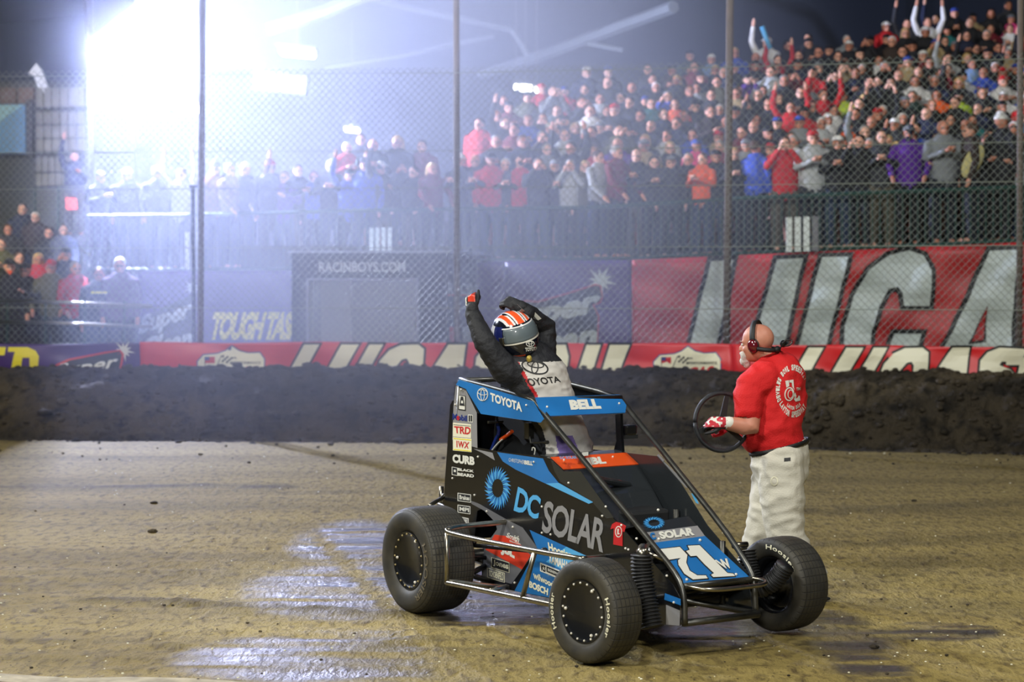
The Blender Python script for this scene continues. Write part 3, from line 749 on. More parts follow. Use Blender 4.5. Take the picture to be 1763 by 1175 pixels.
# --- near body side
mb = MB()
side_out = [(785, 664), (802, 668), (822, 711), (823, 771), (862, 778), (936, 787), (950, 790), (1057, 892), (1160, 1008), (1172, 1030), (1172, 1078), (1145, 1076), (1100, 1066), (949, 1031), (886, 1018), (830, 1004), (832, 960), (856, 912), (872, 899), (868, 895), (835, 875), (823, 880), (818, 925), (760, 925), (766, 870), (777, 762)]
sidepoly(mb, side_out, NS, .006)
bp = part(mb, 'body_side_panel', M['black'], label='black side panel with blue and grey shapes and sponsor marks')
v1 = NS-.0065
def dots(pts, r, m, name, par, top=False):
    base = MB().ell((0, 0, 0), (r, r, r), 8, 6); me = None
    for p in pts:
        if me is None: o = base.build(name, m, None, smooth=True); me = o.data
        else: o = bpy.data.objects.new(name, me); COL.objects.link(o)
        o.location = p; o.parent = par
class DL:      # printed marks on a plane v
    def __init__(s, v): s.v = v; s.mb = MB(); s.m = []
    def mi(s, m):
        if m not in s.m: s.m.append(m)
        return s.m.index(m)
    def poly(s, pts, m, lift=0): s.mb.poly([V(*p, s.v-lift) for p in pts], -CL, .0012, s.mi(m))
    def text(s, t, q, m, lift=0, **k): lettering(s.mb, t, q, lambda a, b: V(a, b, s.v-.0013-lift), s.mi(m), **k)
    def build(s, name, par, label=None):
        o = s.mb.build(name, [M[x] for x in s.m], par, label=label); return o
def dl(name, par, v, fn, label=None):
    d = DL(v); fn(d); return d.build(name, par, label)
def f(d):
    d.poly([(785, 665), (801, 669), (821, 711), (822, 772), (813, 769), (779, 758), (781, 700)], 'lgrey')
    d.poly([(815, 773), (848, 780), (852, 793), (830, 780)], 'lgrey')
    d.poly([(856, 779), (935, 790), (945, 811), (962, 832), (1021, 866), (1014, 868), (888, 809), (866, 795)], 'blue')
    d.poly([(962, 832), (1021, 865), (1014, 868), (940, 833)], 'lblue', .001)
    d.poly([(809, 862), (825, 868), (872, 895), (900, 909), (925, 943), (914, 960), (881, 1006), (831, 992), (834, 942), (856, 912), (853, 900), (834, 880), (812, 868)], 'grey')
    d.poly([(852, 921), (884, 925), (914, 957), (899, 981), (836, 947)], 'jred', .001)
    d.poly([(912, 913), (1028, 966), (1040, 1000), (1010, 1040), (949, 1030), (886, 1018), (925, 944)], 'blue')
    d.poly([(975, 942), (1028, 966), (1030, 984), (975, 984), (940, 968)], 'lblue', .001)
    d.poly([(1145, 1022), (1172, 1032), (1172, 1043), (1144, 1033)], 'blue')
    d.poly([(1147, 1042), (1171, 1052), (1170, 1078), (1147, 1076)], 'lgrey')
    d.poly([(948, 792), (970, 812), (1000, 812), (1057, 892), (1044, 893), (1018, 863), (965, 830), (955, 812)], 'dgrey')
class Each(DL):
    def poly(s, pts, m, lift=0):
        mb = MB(); mb.poly([V(*p, s.v-lift) for p in pts], -CL, .0012)
        mb.build('wrap_shape', M[m], bp, label={'blue': 'blue', 'lblue': 'light blue', 'grey': 'grey', 'lgrey': 'pale grey', 'jred': 'red-orange', 'dgrey': 'charcoal'}[m]+' shape of the wrap')
f(Each(v1))
def flower(d, cx, cy, rx, ry, r0, n, m1, m2, vf=None):
    for i in range(n):
        a = 2*math.pi*i/n; a2 = a+.30; da = .085
        P = lambda r, t: (cx+rx*r*math.cos(t), cy+ry*r*math.sin(t))
        pts = [P(r0, a-da*.6), P((r0+1)/2, a+.12-da*1.2), P(1, a2), P((r0+1)/2, a+.12+da*1.2), P(r0, a+da*.6)]
        d.poly(pts, m1 if i % 2 else m2, .001*(i % 2))
dl('flower_emblem', bp, v1, lambda d: flower(d, 857, 841, 23, 38, .42, 32, 'blue', 'lblue'), 'ring of blue petals')
def f(d):
    d.text('DC', [(892, 838), (932, 857), (926, 896), (884, 880)], 'lblue', bold=.03, space=.9)
    d.text('SOLAR', [(938, 861), (1046, 897), (1038, 953), (932, 916)], 'lgrey', bold=.025, space=.9)
dl('lettering', bp, v1-.001, f, 'light blue and grey letters DC SOLAR')
def box_(d, x0, y0, x1, y1, sk, m, lift=0): d.poly([(x0, y0), (x1, y0+sk), (x1, y1+sk), (x0, y1)], m, lift)
def f(d):
    box_(d, 789, 680, 802, 706, 2, 'ink'); box_(d, 790.5, 681.5, 800.5, 704.5, 1.5, 'white', .001)
    d.poly([(793.5, 683), (797.5, 683.5), (800, 699.5), (791, 698.5)], 'ink', .0022); d.poly([(794.3, 690), (797, 690.3), (797.6, 695), (793.8, 694.7)], 'white', .0032)
dl('sticker', bp, v1-.0015, f, 'small black and white sticker with an A-shaped ladder')
def f(d):
    d.text('Mobil', [(779, 712), (804, 716), (804, 726), (779, 723)], 'navy', bold=.04); d.text('o', [(786, 716), (791, 716.6), (791, 724.5), (786, 724)], 'red', .0015, bold=.06)
    box_(d, 806, 714, 814, 727, 1, 'white'); box_(d, 807, 715.5, 809.5, 726, .3, 'ink', .001); box_(d, 810.5, 715.5, 813, 726, .3, 'ink', .001)
dl('sticker', bp, v1-.0015, f, 'blue Mobil 1 lettering with a red o')
def f(d):
    box_(d, 780, 728, 811, 752, 3, 'cream'); d.text('TRD', [(781.5, 734), (811, 736), (809, 749), (783, 746)], 'red', .001, bold=.03); box_(d, 781, 731, 810, 732, 2.6, 'grey', .001)
dl('sticker', bp, v1-.0015, f, 'cream sticker with red TRD')
def f(d):
    box_(d, 780, 753, 812, 776, 3, 'cream'); box_(d, 781, 754.5, 811, 756, 3, 'yellow', .001); box_(d, 781, 773.5, 811, 775, 3, 'yellow', .001)
    d.text('IWX', [(785, 759), (808, 762), (807, 773), (786, 770.5)], 'red', .001, bold=.03, shear=.1, space=1.2)
dl('sticker', bp, v1-.0015, f, 'cream sticker with red IWX and yellow lines')
def f(d):
    d.text('CURB', [(779, 782), (817, 787), (817, 802), (779, 797)], 'white', bold=.06)
dl('lettering', bp, v1-.0015, f, 'white letters CURB')
def f(d):
    box_(d, 778, 804, 788, 818, 2, 'white'); box_(d, 779, 805, 787, 817, 1.6, 'ink', .001); box_(d, 781.5, 809, 785, 813, .6, 'white', .002)
    d.text('BLACK', [(788, 806), (816, 810), (816, 814), (788, 811)], 'white', bold=.05); d.text('BEARD', [(788, 814), (816, 817.5), (816, 823), (788, 819.5)], 'white', bold=.05)
dl('sticker', bp, v1-.0015, f, 'small white BLACK BEARD mark')
for (x0, y0, x1, y1, t, lb, fr) in ((788, 849, 811, 863, 'Brakes', 'framed wide sticker in white outline', 1), (788, 869.5, 810, 883, 'MPI', 'framed sticker reading MPI', 1), (792, 890, 807, 902, 'KMK', 'little white block sticker', 0)):
    def f(d):
        box_(d, x0, y0, x1, y1, 3, 'white'); box_(d, x0+1.2, y0+1.2, x1-1.2, y1-1.2, 2.8, 'ink' if fr else 'lgrey', .001)
        d.text(t, [(x0+3, y0+3.5), (x1-2.5, y0+6), (x1-2.5, y1-.5), (x0+3, y1-3)], 'white', .002, bold=.03)
    dl('sticker', bp, v1-.0015, f, lb)
def f(d):
    d.text('CHRISTOPHER', [(876, 789), (903, 793), (903, 800), (876, 795)], 'white', bold=-.005, shear=.1); d.text('BELL', [(903, 793), (917, 794.6), (917, 802), (903, 800)], 'white', bold=.05)
dl('lettering', bp, v1-.0015, f, 'small white letters CHRISTOPHER BELL')
def f(d):
    d.text('JBL', [(862, 932), (886, 944), (886, 968), (862, 955)], 'white', .001, bold=.06)
dl('lettering', bp, v1-.0015, f, 'white letters JBL on the red-orange band')
def f(d): d.text('Smith', [(873, 917), (895, 924), (893, 936), (871, 925)], 'white', bold=.03, shear=.2); d.text('titanium', [(877, 930), (896, 936), (896, 939), (877, 933)], 'white', bold=.02)
dl('sticker', bp, v1-.0015, f, 'white script mark above the red-orange band')
def f(d):
    for (x0, y0, x1, y1, t, c) in ((846, 960, 877, 978, 'Jones', 'cream'), (839, 978, 869, 995, 'SCHOENFELD', 'cream')):
        sk = 9; box_(d, x0, y0, x1, y1, sk, c); box_(d, x0+1, y0+1, x1-1, y1-1, sk, 'ink' if t == 'Jones' else 'grey', .001)
        d.text(t, [(x0+3, y0+4), (x1-2, y0+sk+1), (x1-2, y1+sk-3), (x0+3, y1-3)], c, .002, bold=.03)
dl('sticker', bp, v1-.0015, f, 'two framed stickers low on the grey panel')
def f(d):
    d.text('Hoosier', [(943, 934), (984, 951), (984, 963), (945, 950)], 'cream', .001, bold=.04)
    d.text('YAMAHA', [(944, 953), (979, 968), (979, 984), (944, 968)], 'white', .001, bold=.05)
    d.poly([(930, 969), (965, 983), (964, 998), (930, 984)], 'white', .001); d.poly([(941, 975.5), (963, 984.5), (963, 994.5), (941, 985)], 'ink', .002)
    d.text('KS', [(931.5, 972), (939.5, 975), (939.5, 986), (931.5, 983)], 'ink', .002, bold=.05); d.text('ENGINEERING', [(943, 979), (961.5, 987), (961.5, 991), (943, 984)], 'white', .003, bold=.02)
    d.text('wilwood', [(918, 984), (953, 1002), (953, 1013), (918, 996)], 'cream', .001, bold=.04)
    d.text('BOSCH', [(911, 1000), (944, 1014), (943, 1026), (911, 1012)], 'yellow' if False else 'cream', .001, bold=.05)
dl('lettering', bp, v1-.0015, f, 'stack of cream and white sponsor words on the blue')
def f(d):
    d.poly([(1054, 903), (1061, 899), (1069, 901), (1078, 906), (1075, 917), (1072, 915), (1072, 941), (1056, 938), (1057, 910), (1051, 912)], 'red')
    P = [(1065+6*math.cos(a), 916+10*math.sin(a)) for a in [i*math.pi/8 for i in range(16)]]; Q = [(1065+4.6*math.cos(a), 916+8*math.sin(a)) for a in [i*math.pi/8 for i in range(16)]]
    d.poly(P, 'white', .001); d.poly(Q, 'red', .002); d.poly([(1063, 911), (1066, 911), (1065, 918), (1068, 920), (1063, 921)], 'white', .003)
dl('sticker', bp, v1-.0015, f, 'small red T-shirt shaped sticker with a white ring')
dots([V(px, py, v1-.003) for (px, py) in [(794, 671), (784, 697), (823, 787), (779, 824), (817, 853), (838, 881), (919, 796), (979, 832), (1037, 889), (933, 873), (933, 918), (948, 921), (883, 908), (886, 1004), (1077, 945), (1082, 947), (1096, 928), (1070, 905), (1148, 992), (1160, 1038), (1043, 873)]], .0075, M['bolt'], 'rivet', bp)
# tail behind the side panel
mb = MB()
for u0, u1, z0, z1 in ((-2.42, -2.28, .35, 1.02),):
    pass
tl = [V(779, 690, NS+.02), V(775, 698, NS+.02), V(763, 870, NS+.02), V(760, 925, NS+.02), V(800, 930, NS+.02), V(790, 690, NS+.02)]
mb.poly(tl, CL, .55); part(mb, 'fuel_tail', M['black'], label='black tail tank')
# far side panel (seen from inside)
mb = MB(); mb.poly([V(1068, 779, .30), V(1131, 786, .30), V(1170, 830, .30), V(1217, 905, .30), V(1285, 985, .29), V(1296, 1052, .29), V(1230, 1046, .29), V(1130, 1000, .30), V(1000, 960, .30), V(930, 900, .30), V(880, 760, .30)], CL, .006)
fp = part(mb, 'body_side_panel', M['dgrey'], label='far side panel, dark on its inner face')
mb = MB()
for a, b in (((1131, 786), (1141, 800)), ((1141, 800), (1182, 842)), ):
    mb.poly([V(a[0], a[1]-1, .307), V(b[0], b[1]-1, .307), V(b[0]+2, b[1]-7, .307), V(a[0]+2, a[1]-4, .307)], CL, .004)
mb.poly([V(1190, 850, .307), V(1196, 853, .307), V(1202, 868, .307), V(1198, 866, .307)], CL, .004, 1)
mb.build('edge_strip', [M['lgrey'], M['lblue']], fp)
# blue cage panels
cs = [(791, 654), (918, 691), (937, 722), (932, 728), (829, 713), (803, 670), (786, 663)]
mb = MB(); sidepoly(mb, cs, NS-.02, .005); cp_ = part(mb, 'cage_side_panel', M['blue'])
def ringq(d, cx, cy, rx, ry, wd, m, lift, tilt=0):
    n = 24; c, s_ = math.cos(tilt), math.sin(tilt)
    for i in range(n):
        a, b = 2*math.pi*i/n, 2*math.pi*(i+1)/n; q = []
        for t, w_ in ((a, 0), (b, 0), (b, wd), (a, wd)):
            x, y = (rx-w_)*math.cos(t), (ry-w_)*math.sin(t); q.append((cx+x*c-y*s_, cy+x*s_+y*c))
        d.poly(q, m, lift)
def emblem(d, cx, cy, rx, ry, m, wd=1.1, sk=0.0):
    ringq(d, cx, cy, rx, ry, wd, m, .001); ringq(d, cx, cy-ry*.30+0*sk, rx*.95, ry*.42, wd*.8, m, .002, sk); ringq(d, cx, cy+ry*.05, rx*.38, ry*.9, wd*.8, m, .003)
def f(d):
    emblem(d, 831, 679.5, 9.5, 11.5, 'white', 1.3, .15)
    d.text('TOYOTA', [(844, 676), (898, 694), (899, 710), (844, 691)], 'white', bold=.045)
dl('lettering', cp_, NS-.0265, f, 'white ring emblem and TOYOTA')
dots([V(*q, NS-.028) for q in ((794, 671), (906, 698))], .007, M['bolt'], 'rivet', cp_)
mb = MB(); mb.poly([V(802, 668, NS), V(822, 711, NS), V(826, 713, NS-.001), V(806, 668, NS-.001)], -CL, .004); mb.v = mb.v
part(mb, 'sail_edge', M['black'])
# far cage side panel (black inside)
mb = MB(); mb.poly([V(862, 642, .31), V(935, 650, .31), V(1066, 683, .31), V(1040, 690, .31), V(960, 692, .31), V(862, 672, .31)], CL, .005); part(mb, 'cage_side_panel', M['black'], label='far cage side panel, black inside')
# front cage panel: flat top face + curved lower lip
A, B = V(921, 686, NS), V(1066, 681, -NS); C_, D_ = V(1078, 699, -NS), V(928, 704, NS); E_, F_ = V(1076, 712, -NS), V(944, 718, NS)
nB = (B-A).cross(F_-A).normalized(); nB = nB if nB.dot(CF) > 0 else -nB; pA_ = PLN(A, nB); C_, D_, E_ = pA_(1078, 699), pA_(928, 704), pA_(1076, 712)
mb = MB(); n1 = (D_-A).cross(B-A).normalized(); n1 = n1 if n1.z > 0 else -n1
mb.poly([A, B, C_, E_, F_, D_], nB, .006)
fb = part(mb, 'cage_front_panel', M['blue'])
pfB = PLN(A+nB*.008, nB)
mb = MB(); lettering(mb, 'BELL', [(979, 689), (1030, 687), (1036, 704), (983, 706)], lambda a, b: pfB(a, b), 0, .07); mb.build('lettering', M['white'], fb, label='white letters BELL')
dots([pfB(*q) for q in ((942, 701), (1066, 695))], .008, M['bolt'], 'rivet', fb)
# dash cowl with orange strip
a, b, c, d = V(948, 789, NS), V(1078, 781, -NS), V(1099, 801, -NS), V(969, 810, NS)
nn = (b-a).cross(d-a).normalized(); nn = nn if nn.z > 0 else -nn; c = PLN(a, nn)(1099, 801)
mb = MB(); mb.poly([a, b, c, d], nn, .006); cw_ = part(mb, 'cowl_strip', M['orange'], label='orange strip across the cowl')
pO = PLN(a+nn*.008, nn); mb = MB(); lettering(mb, 'JBL', [(1005, 789), (1040, 786), (1046, 802), (1012, 805)], pO, 0, .06); mb.build('lettering', M['white'], cw_)
dots([pO(*q) for q in ((971, 793), (1055, 787))], .007, M['bolt'], 'rivet', cw_)
mb = MB(); a2, b2 = V(930, 785, NS), V(1062, 776, -NS); mb.poly([a2, b2, b, a], (nn+CZ), .006); mb.poly([a, b, b-CZ*.2, a-CZ*.2], -CF, .004)
ck = part(mb, 'cockpit_rim', M['dgrey'])
mb = MB(); lettering(mb, 'DC SOLAR', [(963, 786), (992, 785), (994, 790), (965, 791)], PLN(a2+CZ*.02, ((b2-a2).cross(a-a2)).normalized()), 0, .04); mb.poly([PLN(a2+CZ*.02, ((b2-a2).cross(a-a2)).normalized())(*q) for q in ((1002, 780), (1013, 779), (1013, 785), (1002, 786))], CZ, .002, 1); mb.build('lettering', [M['lblue'], M['white']], ck)
# hood: dark slope below the cowl, then logo, strip and number panel
h0, h1 = V(969, 811, NS), V(1099, 802, -NS)
g0, g1 = V(1098, 906, -.275), V(1185, 890, .275)
k0, k1 = V(1112, 919, -.27), V(1200, 907, .27)
l0, l1 = V(1122, 937, -.262), V(1213, 925, .262)
e0, e1 = V(1178, 1008, -.26), V(1292, 998, .26)
r0, r1 = V(1020, 838, -.28)-CZ*.0, V(1125, 828, .28)
mb = MB(); dz = -CZ*.16; mb.poly([h0, h1, r1+dz*.4, r0+dz*.4], nn, .005); mb.poly([r0+dz*.4, r1+dz*.4, V(1150, 872, .27)-CZ*.08, V(1065, 890, -.27)-CZ*.08], nn, .005, 0)
mb.poly([V(1065, 890, -.27)-CZ*.08, V(1150, 872, .27)-CZ*.08, g1, g0], CZ, .005)
part(mb, 'hood_panel', [M['dgrey']], label='dark recessed hood panel')
mb = MB(); mb.box(CP(-.82, 0, .66), (.34, .30, .16), Matrix.Rotation(CA, 3, 'Z')); o = part(mb, 'radiator_box', M['rubber']); bevel(o, .02)
mb = MB(); mb.tube([V(1030, 826, -.2), V(1082, 836, .12)], .022, 10); part(mb, 'steering_shaft', M['dgrey'])
n3 = (g1-g0).cross(k0-g0).normalized(); n3 = n3 if n3.z > 0 else -n3
n4 = (e1-e0).cross(l0-e0).normalized(); n4 = n4 if n4.z > 0 else -n4
pN = PLN(e0, n4); l1 = pN(1213, 925); k0, k1 = pN(1110, 919), pN(1200, 907); g0, g1 = pN(1098, 906), pN(1185, 890)
mb = MB(); mb.poly([g0, g1, k1, k0], n4, .005); hp = part(mb, 'nose_top_panel', M['dgrey'])
class DP(DL):
    def __init__(s, fn, n): s.fn = fn; s.n = n; s.mb = MB(); s.m = []
    def poly(s, pts, m, lift=0): s.mb.poly([s.fn(*p)+s.n*lift for p in pts], s.n, .0012, s.mi(m))
    def text(s, t, q, m, lift=0, **k): lettering(s.mb, t, q, lambda a, b: s.fn(a, b)+s.n*(lift+.0013), s.mi(m), **k)
d = DP(PLN(g0+n4*.007, n4), n4); flower(d, 1126, 901, 19, 11, .5, 32, 'blue', 'lblue'); d.build('flower_emblem', hp, 'ring of blue petals on the nose')
mb = MB(); mb.poly([k0, k1, l1, l0], n4, .0065); sp = part(mb, 'nose_strip', M['lgrey'], label='grey strip with white SOLAR')
d = DP(PLN(k0+n4*.0075, n4), n4); d.text('C', [(1117, 919), (1126, 918), (1130, 930), (1121, 932)], 'blue', .003, bold=.06); d.text('SOLAR', [(1132, 917), (1192, 909), (1196, 923), (1138, 930)], 'white', .003, bold=.06); d.build('lettering', sp)
mb = MB(); mb.poly([l0, l1, e1, e0], n4, .007); npn = part(mb, 'number_panel', M['blue'], label='blue nose panel with the number 71W')
d = DP(PLN(e0+n4*.0075, n4), n4)
seven = [(1134, 947), (1170, 943), (1183, 957), (1181, 970), (1187, 984), (1200, 992), (1215, 992), (1218, 997), (1193, 999), (1178, 989), (1168, 974), (1167, 966), (1172, 962), (1152, 965), (1148, 966)]
one = [(1184, 941), (1204, 940), (1252, 988), (1262, 989), (1265, 993), (1228, 995), (1224, 991), (1229, 988), (1213, 973), (1199, 958), (1189, 959), (1181, 950), (1187, 948)]
for q in (seven, one): d.poly(grow(q, 1.6), 'ink', .001); d.poly(q, 'white', .0025)
d.text('W', [(1229, 966), (1252, 963), (1261, 981), (1246, 982)], 'ink', .001, bold=.10); d.text('W', [(1229, 966), (1251, 963), (1260, 980), (1246, 981)], 'white', .0035, bold=.05)
d.build('lettering', npn, 'white number 71W outlined in black')
dots([pN(*q)+n4*.01 for q in ((1181, 1001), (1266, 992), (1204, 933), (1133, 931), (1132, 881))], .009, M['bolt'], 'rivet', npn)
# --- frame of tubes
mb = MB(); T = .0175
def tb(pts, r=T, sm=0, mi=0): mb.tube(pts, r, 10, mi, smooth_path=sm)
tb([V(793, 654, NS), V(852, 669, NS), V(916, 688, NS), V(925, 697, NS), V(1080, 884, -.285), V(1123, 937, -.27), V(1158, 980, -.27), V(1174, 1008, -.27), V(1178, 1032, -.27), V(1179, 1076, -.27)], T, 1)
tb([CP(-2.3, .3, 1.44), V(936, 650, .3), V(1066, 683, .3), V(1076, 698, .3), V(1165, 808, .29), V(1246, 910, .275), V(1276, 955, .27), V(1294, 985, .27), V(1299, 1005, .27), V(1301, 1058, .27)], T, 1)
tb([V(918, 690, NS), V(1070, 685, -NS)]); tb([V(793, 655, NS), CP(-2.3, .3, 1.44)]); tb([V(1176, 1074, -.27), V(1306, 1058, .27)], .02)
tb([V(1178, 1010, -.27), V(1297, 998, .27)])
tb([V(793, 655, NS), CP(-2.36, -.28, .9), CP(-2.38, -.28, .35)]); tb([CP(-2.3, .3, 1.44), CP(-2.38, .28, .35)])
for s_ in (-1, 1):
    tb([CP(-2.38, s_*.27, .32), CP(-1.2, s_*.27, .20), CP(-.01, s_*.26, .20)])
    tb([CP(-1.6, s_*.29, 1.0), CP(-1.6, s_*.27, .2)]); tb([CP(-.75, s_*.27, .72), CP(-.75, s_*.27, .2)]); tb([CP(-.30, s_*.26, .58), CP(-.30, s_*.26, .2)])
tb([CP(-.75, -.27, .3), CP(-.75, .27, .3)]); tb([CP(-.30, -.26, .3), CP(-.30, .26, .3)]); tb([CP(-.3, -.2, .3), CP(0, .26, .2)])
part(mb, 'tube_frame', M['steel'], smooth=True, label='welded tube frame with roll cage')
mb = MB(); mb.box(CP(-.42, .02, .33), (.3, .42, .22), Matrix.Rotation(CA, 3, 'Z')); o = part(mb, 'torsion_housing', M['rubber']); bevel(o, .02)
mb = MB(); mb.poly([CP(-2.35, -.27, .19), CP(-2.35, .27, .19), CP(-.6, .27, .185), CP(-.6, -.27, .185)], CZ, .01); part(mb, 'floor_pan', M['black'])
# upright plates in the window, mirror
mb = MB(); mb.poly([V(1059, 714, .29), V(1068, 713, .29), V(1069, 750, .29), V(1071, 778, .29), V(1056, 778, .29), V(1061, 760, .29)], CL, .02); part(mb, 'upright_bar', M['black'])
mb = MB(); mb.box(V(1084, 741, .36), (.09, .05, .065), Matrix.Rotation(CA+math.pi/2, 3, 'Z')); o = part(mb, 'mirror', M['black']); bevel(o, .012)
mb = MB(); mb.box(V(1083, 752, .36), (.10, .05, .025), Matrix.Rotation(CA+math.pi/2, 3, 'Z')); mb.tube([V(1068, 755, .3), V(1080, 752, .35)], .008); mb.build('mirror_bracket', M['dgrey'], o)
# seat and harness visible through the side opening
mb = MB(); mb.poly([V(851, 716, -.12), V(928, 727, -.12), V(931, 745, -.12), V(937, 790, -.12), V(846, 780, -.12), V(848, 745, -.12)], CL, .28)
se = part(mb, 'seat', M['ink']); bevel(se, .02)
mb = MB(); mb.tube([V(862, 758, -.16), V(876, 748, -.16), V(882, 743, -.16)], .012, 8); mb.build('orange_belt_pad', M['orange'], se)
mb = MB(); mb.tube([V(846, 776, -.16), V(852, 760, -.16), V(860, 745, -.16), V(856, 730, -.16)], .011, 8, smooth_path=1); mb.build('blue_belt', M['navy'], se)
mb = MB(); mb.tube([V(847, 776, -.165), V(856, 765, -.165), V(866, 756, -.165)], .006, 6, smooth_path=1); mb.tube([V(916, 776, -.17), V(917, 770, -.17), V(922, 773, -.17), V(920, 783, -.17)], .004, 6, smooth_path=1); mb.build('white_strap', M['white'], se)
mb = MB(); mb.box(V(911, 742, -.17), (.05, .04, .10), Matrix.Rotation(CA, 3, 'Z')); mb.tube([V(911, 745, -.17), V(914, 763, -.19), V(920, 763, -.2), V(942, 762, -.2)], .007, 6); mb.tube([V(938, 762, -.2), V(943, 762, -.2)], .012, 8); mb.build('belt_latch', M['steel'], se)
mb = MB(); mb.box(V(853, 727, -.22), (.11, .02, .015), Matrix.Rotation(CA+math.pi/2, 3, 'Z')); mb.tube([V(856, 714, -.2), V(856, 728, -.22)], .006, 6); part(mb, 'side_mirror', M['steel'])
# nerf bars
def nerf(s_):
    mb = MB(); w_ = .6; R = .0165
    if s_ < 0:
        up = [V(872, 899, NS), V(800, 906, -.60), V(774, 911, -.78), V(768, 914, -.8), V(774, 919, -.8), V(860, 938, -.8), V(992, 962, -.8), V(1010, 963, -.76), V(1040, 960, -.31)]
        lo = [V(875, 1012, -.33), V(842, 1010, -.5), V(778, 1002, -.76), V(766, 1004, -.8), V(780, 1006, -.8), V(900, 1031, -.8), V(952, 1042, -.8), V(990, 1049, -.7), V(1030, 1045, -.3)]
        pp = [(V(770, 916, -.8), V(769, 1004, -.8)), (V(921, 950, -.8), V(899, 1031, -.8)), (V(846, 1017, -.8), V(872, 1010, -.33))]
    else:
        up = [CP(-1.75, .3, .55), CP(-1.85, .58, .52), CP(-1.8, .6, .52), CP(-.7, .6, .52), CP(-.5, .3, .5)]
        lo = [CP(-1.75, .3, .22), CP(-1.85, .58, .21), CP(-1.8, .6, .21), CP(-.7, .6, .21), CP(-.5, .3, .2)]
        pp = [(CP(-1.83, .6, .52), CP(-1.83, .6, .21)), (CP(-.9, .6, .52), CP(-.9, .6, .21))]
    mb.tube(up, R, 10, smooth_path=2); mb.tube(lo, R, 10, smooth_path=2)
    for a, b in pp: mb.tube([a, b], R*.9, 8)
    part(mb, 'nerf_bar', M['chrome'], smooth=True, label=('bright side rail on the near side' if s_ < 0 else 'side rail on the far side'))
nerf(-1); nerf(1)
mb = MB(); mb.tube([V(1180, 1009, -.26), CP(.05, -.25, .40), CP(.12, -.20, .39), CP(.14, -.1, .385), CP(.14, .1, .385), CP(.13, .22, .385), CP(.06, .27, .395), V(1292, 996, .26)], .0125, 10, smooth_path=2); part(mb, 'front_bumper', M['chrome'], smooth=True)
mb = MB(); mb.tube([V(765, 852, -.28), V(762, 858, -.3), V(745, 867, -.42), V(739, 872, -.46)], .014, 8, smooth_path=1); mb.tube([V(760, 838, -.2), V(760, 880, -.2)], .016, 8); mb.tube([CP(-2.4, -.3, .6), CP(-2.62, -.25, .6), CP(-2.62, .25, .6), CP(-2.4, .3, .6)], .016, 8); part(mb, 'rear_bumper', M['chrome'], smooth=True)
# arms, rods, axles
mb = MB(); mb.tube([V(800, 938, -.45), V(935, 951, -.40)], .014, 8); mb.ell(V(937, 950, -.40), (.025,)*3, 10, 8); mb.ell(V(800, 938, -.45), (.025,)*3, 10, 8); part(mb, 'radius_rod', M['blacktube'], smooth=True)
mb = MB(); mb.tube([V(800, 958, -.45), V(838, 961, -.3)], .014, 8); mb.tube([V(806, 990, -.5), V(836, 975, -.3)], .018, 8); mb.tube([V(806, 990, -.5), V(850, 1003, -.3)], .018, 8); mb.tube([V(798, 941, -.45), V(818, 934, -.45)], .012, 8); part(mb, 'rear_linkage', M['blacktube'], smooth=True)
RRC = CP(-2.13, -.63, .33); LRC = CP(-2.13, .68, .31)
RFC = Vector(G(1024, 1140)); RFC.z = .285; LFC = Vector(G(1346, 1087)); LFC.z = .285
mb = MB(); mb.tube([RRC, LRC], .04, 12); mb.ell(CP(-2.13, 0, .33), (.13, .13, .14), 16, 12); part(mb, 'rear_axle', M['steel'], smooth=True)
mb = MB(); mb.tube([RFC+CL*.12, LFC-CL*.1], .024, 12); mb.tube([RFC+CL*.1+CZ*.05+CF*.1, LFC-CL*.1+CZ*.05+CF*.1], .011, 8); mb.tube([RFC+CL*.08, CP(-.85, -.27, .35)], .013, 8); mb.tube([LFC-CL*.08, CP(-.85, .27, .35)], .013, 8); part(mb, 'front_axle', M['blacktube'], smooth=True)
def bellows(pts, r, name, n=26, label=None):
    pts = [Vector(p) for p in pts]
    for _ in range(2):
        q = [pts[0]]
        for a, b in zip(pts, pts[1:]): q += [a.lerp(b, .25), a.lerp(b, .75)]
        q.append(pts[-1]); pts = q
    tot = [0]
    for a, b in zip(pts, pts[1:]): tot.append(tot[-1]+(b-a).length)
    out, rs = [], []
    for i in range(n*6+1):
        s_ = tot[-1]*i/(n*6); j = max(k for k in range(len(tot)) if tot[k] <= s_+1e-9); j = min(j, len(pts)-2)
        t = (s_-tot[j])/(tot[j+1]-tot[j]); out.append(pts[j].lerp(pts[j+1], t)); rs.append(r*(1+.13*math.cos(2*math.pi*i/6)))
    mb = MB(); mb.tube(out, rs, 16); return part(mb, name, M['rubber'], smooth=True, label=label)
bellows([V(1105, 956, -.42), V(1105, 985, -.42), V(1112, 1030, -.42), V(1123, 1080, -.42)], .058, 'ribbed_boot', 20, 'ribbed black boot on the near side')
bellows([V(1286, 948, .42), V(1290, 985, .42), V(1305, 1018, .44), V(1336, 1000, .5), V(1352, 975, .52)], .052, 'ribbed_boot', 24, 'ribbed black boot bent towards the far front wheel')
mb = MB(); mb.tube([V(1108, 944, -.36), V(1104, 957, -.42)], .03, 10); mb.tube([V(1116, 938, -.3), V(1110, 950, -.4)], .012, 8); mb.tube([V(1112, 950, -.36), V(1146, 967, -.27)], .012, 8); mb.tube([V(1098, 948, -.40), V(1100, 956, -.42), V(1096, 962, -.42)], .010, 8); part(mb, 'shock_mount', M['chrome'], smooth=True)
mb = MB(); mb.tube([V(1262, 940, .32), V(1286, 938, .42)], .018, 10); mb.tube([V(1270, 946, .32), V(1284, 944, .4)], .012, 8); part(mb, 'shock_mount', M['chrome'], smooth=True)
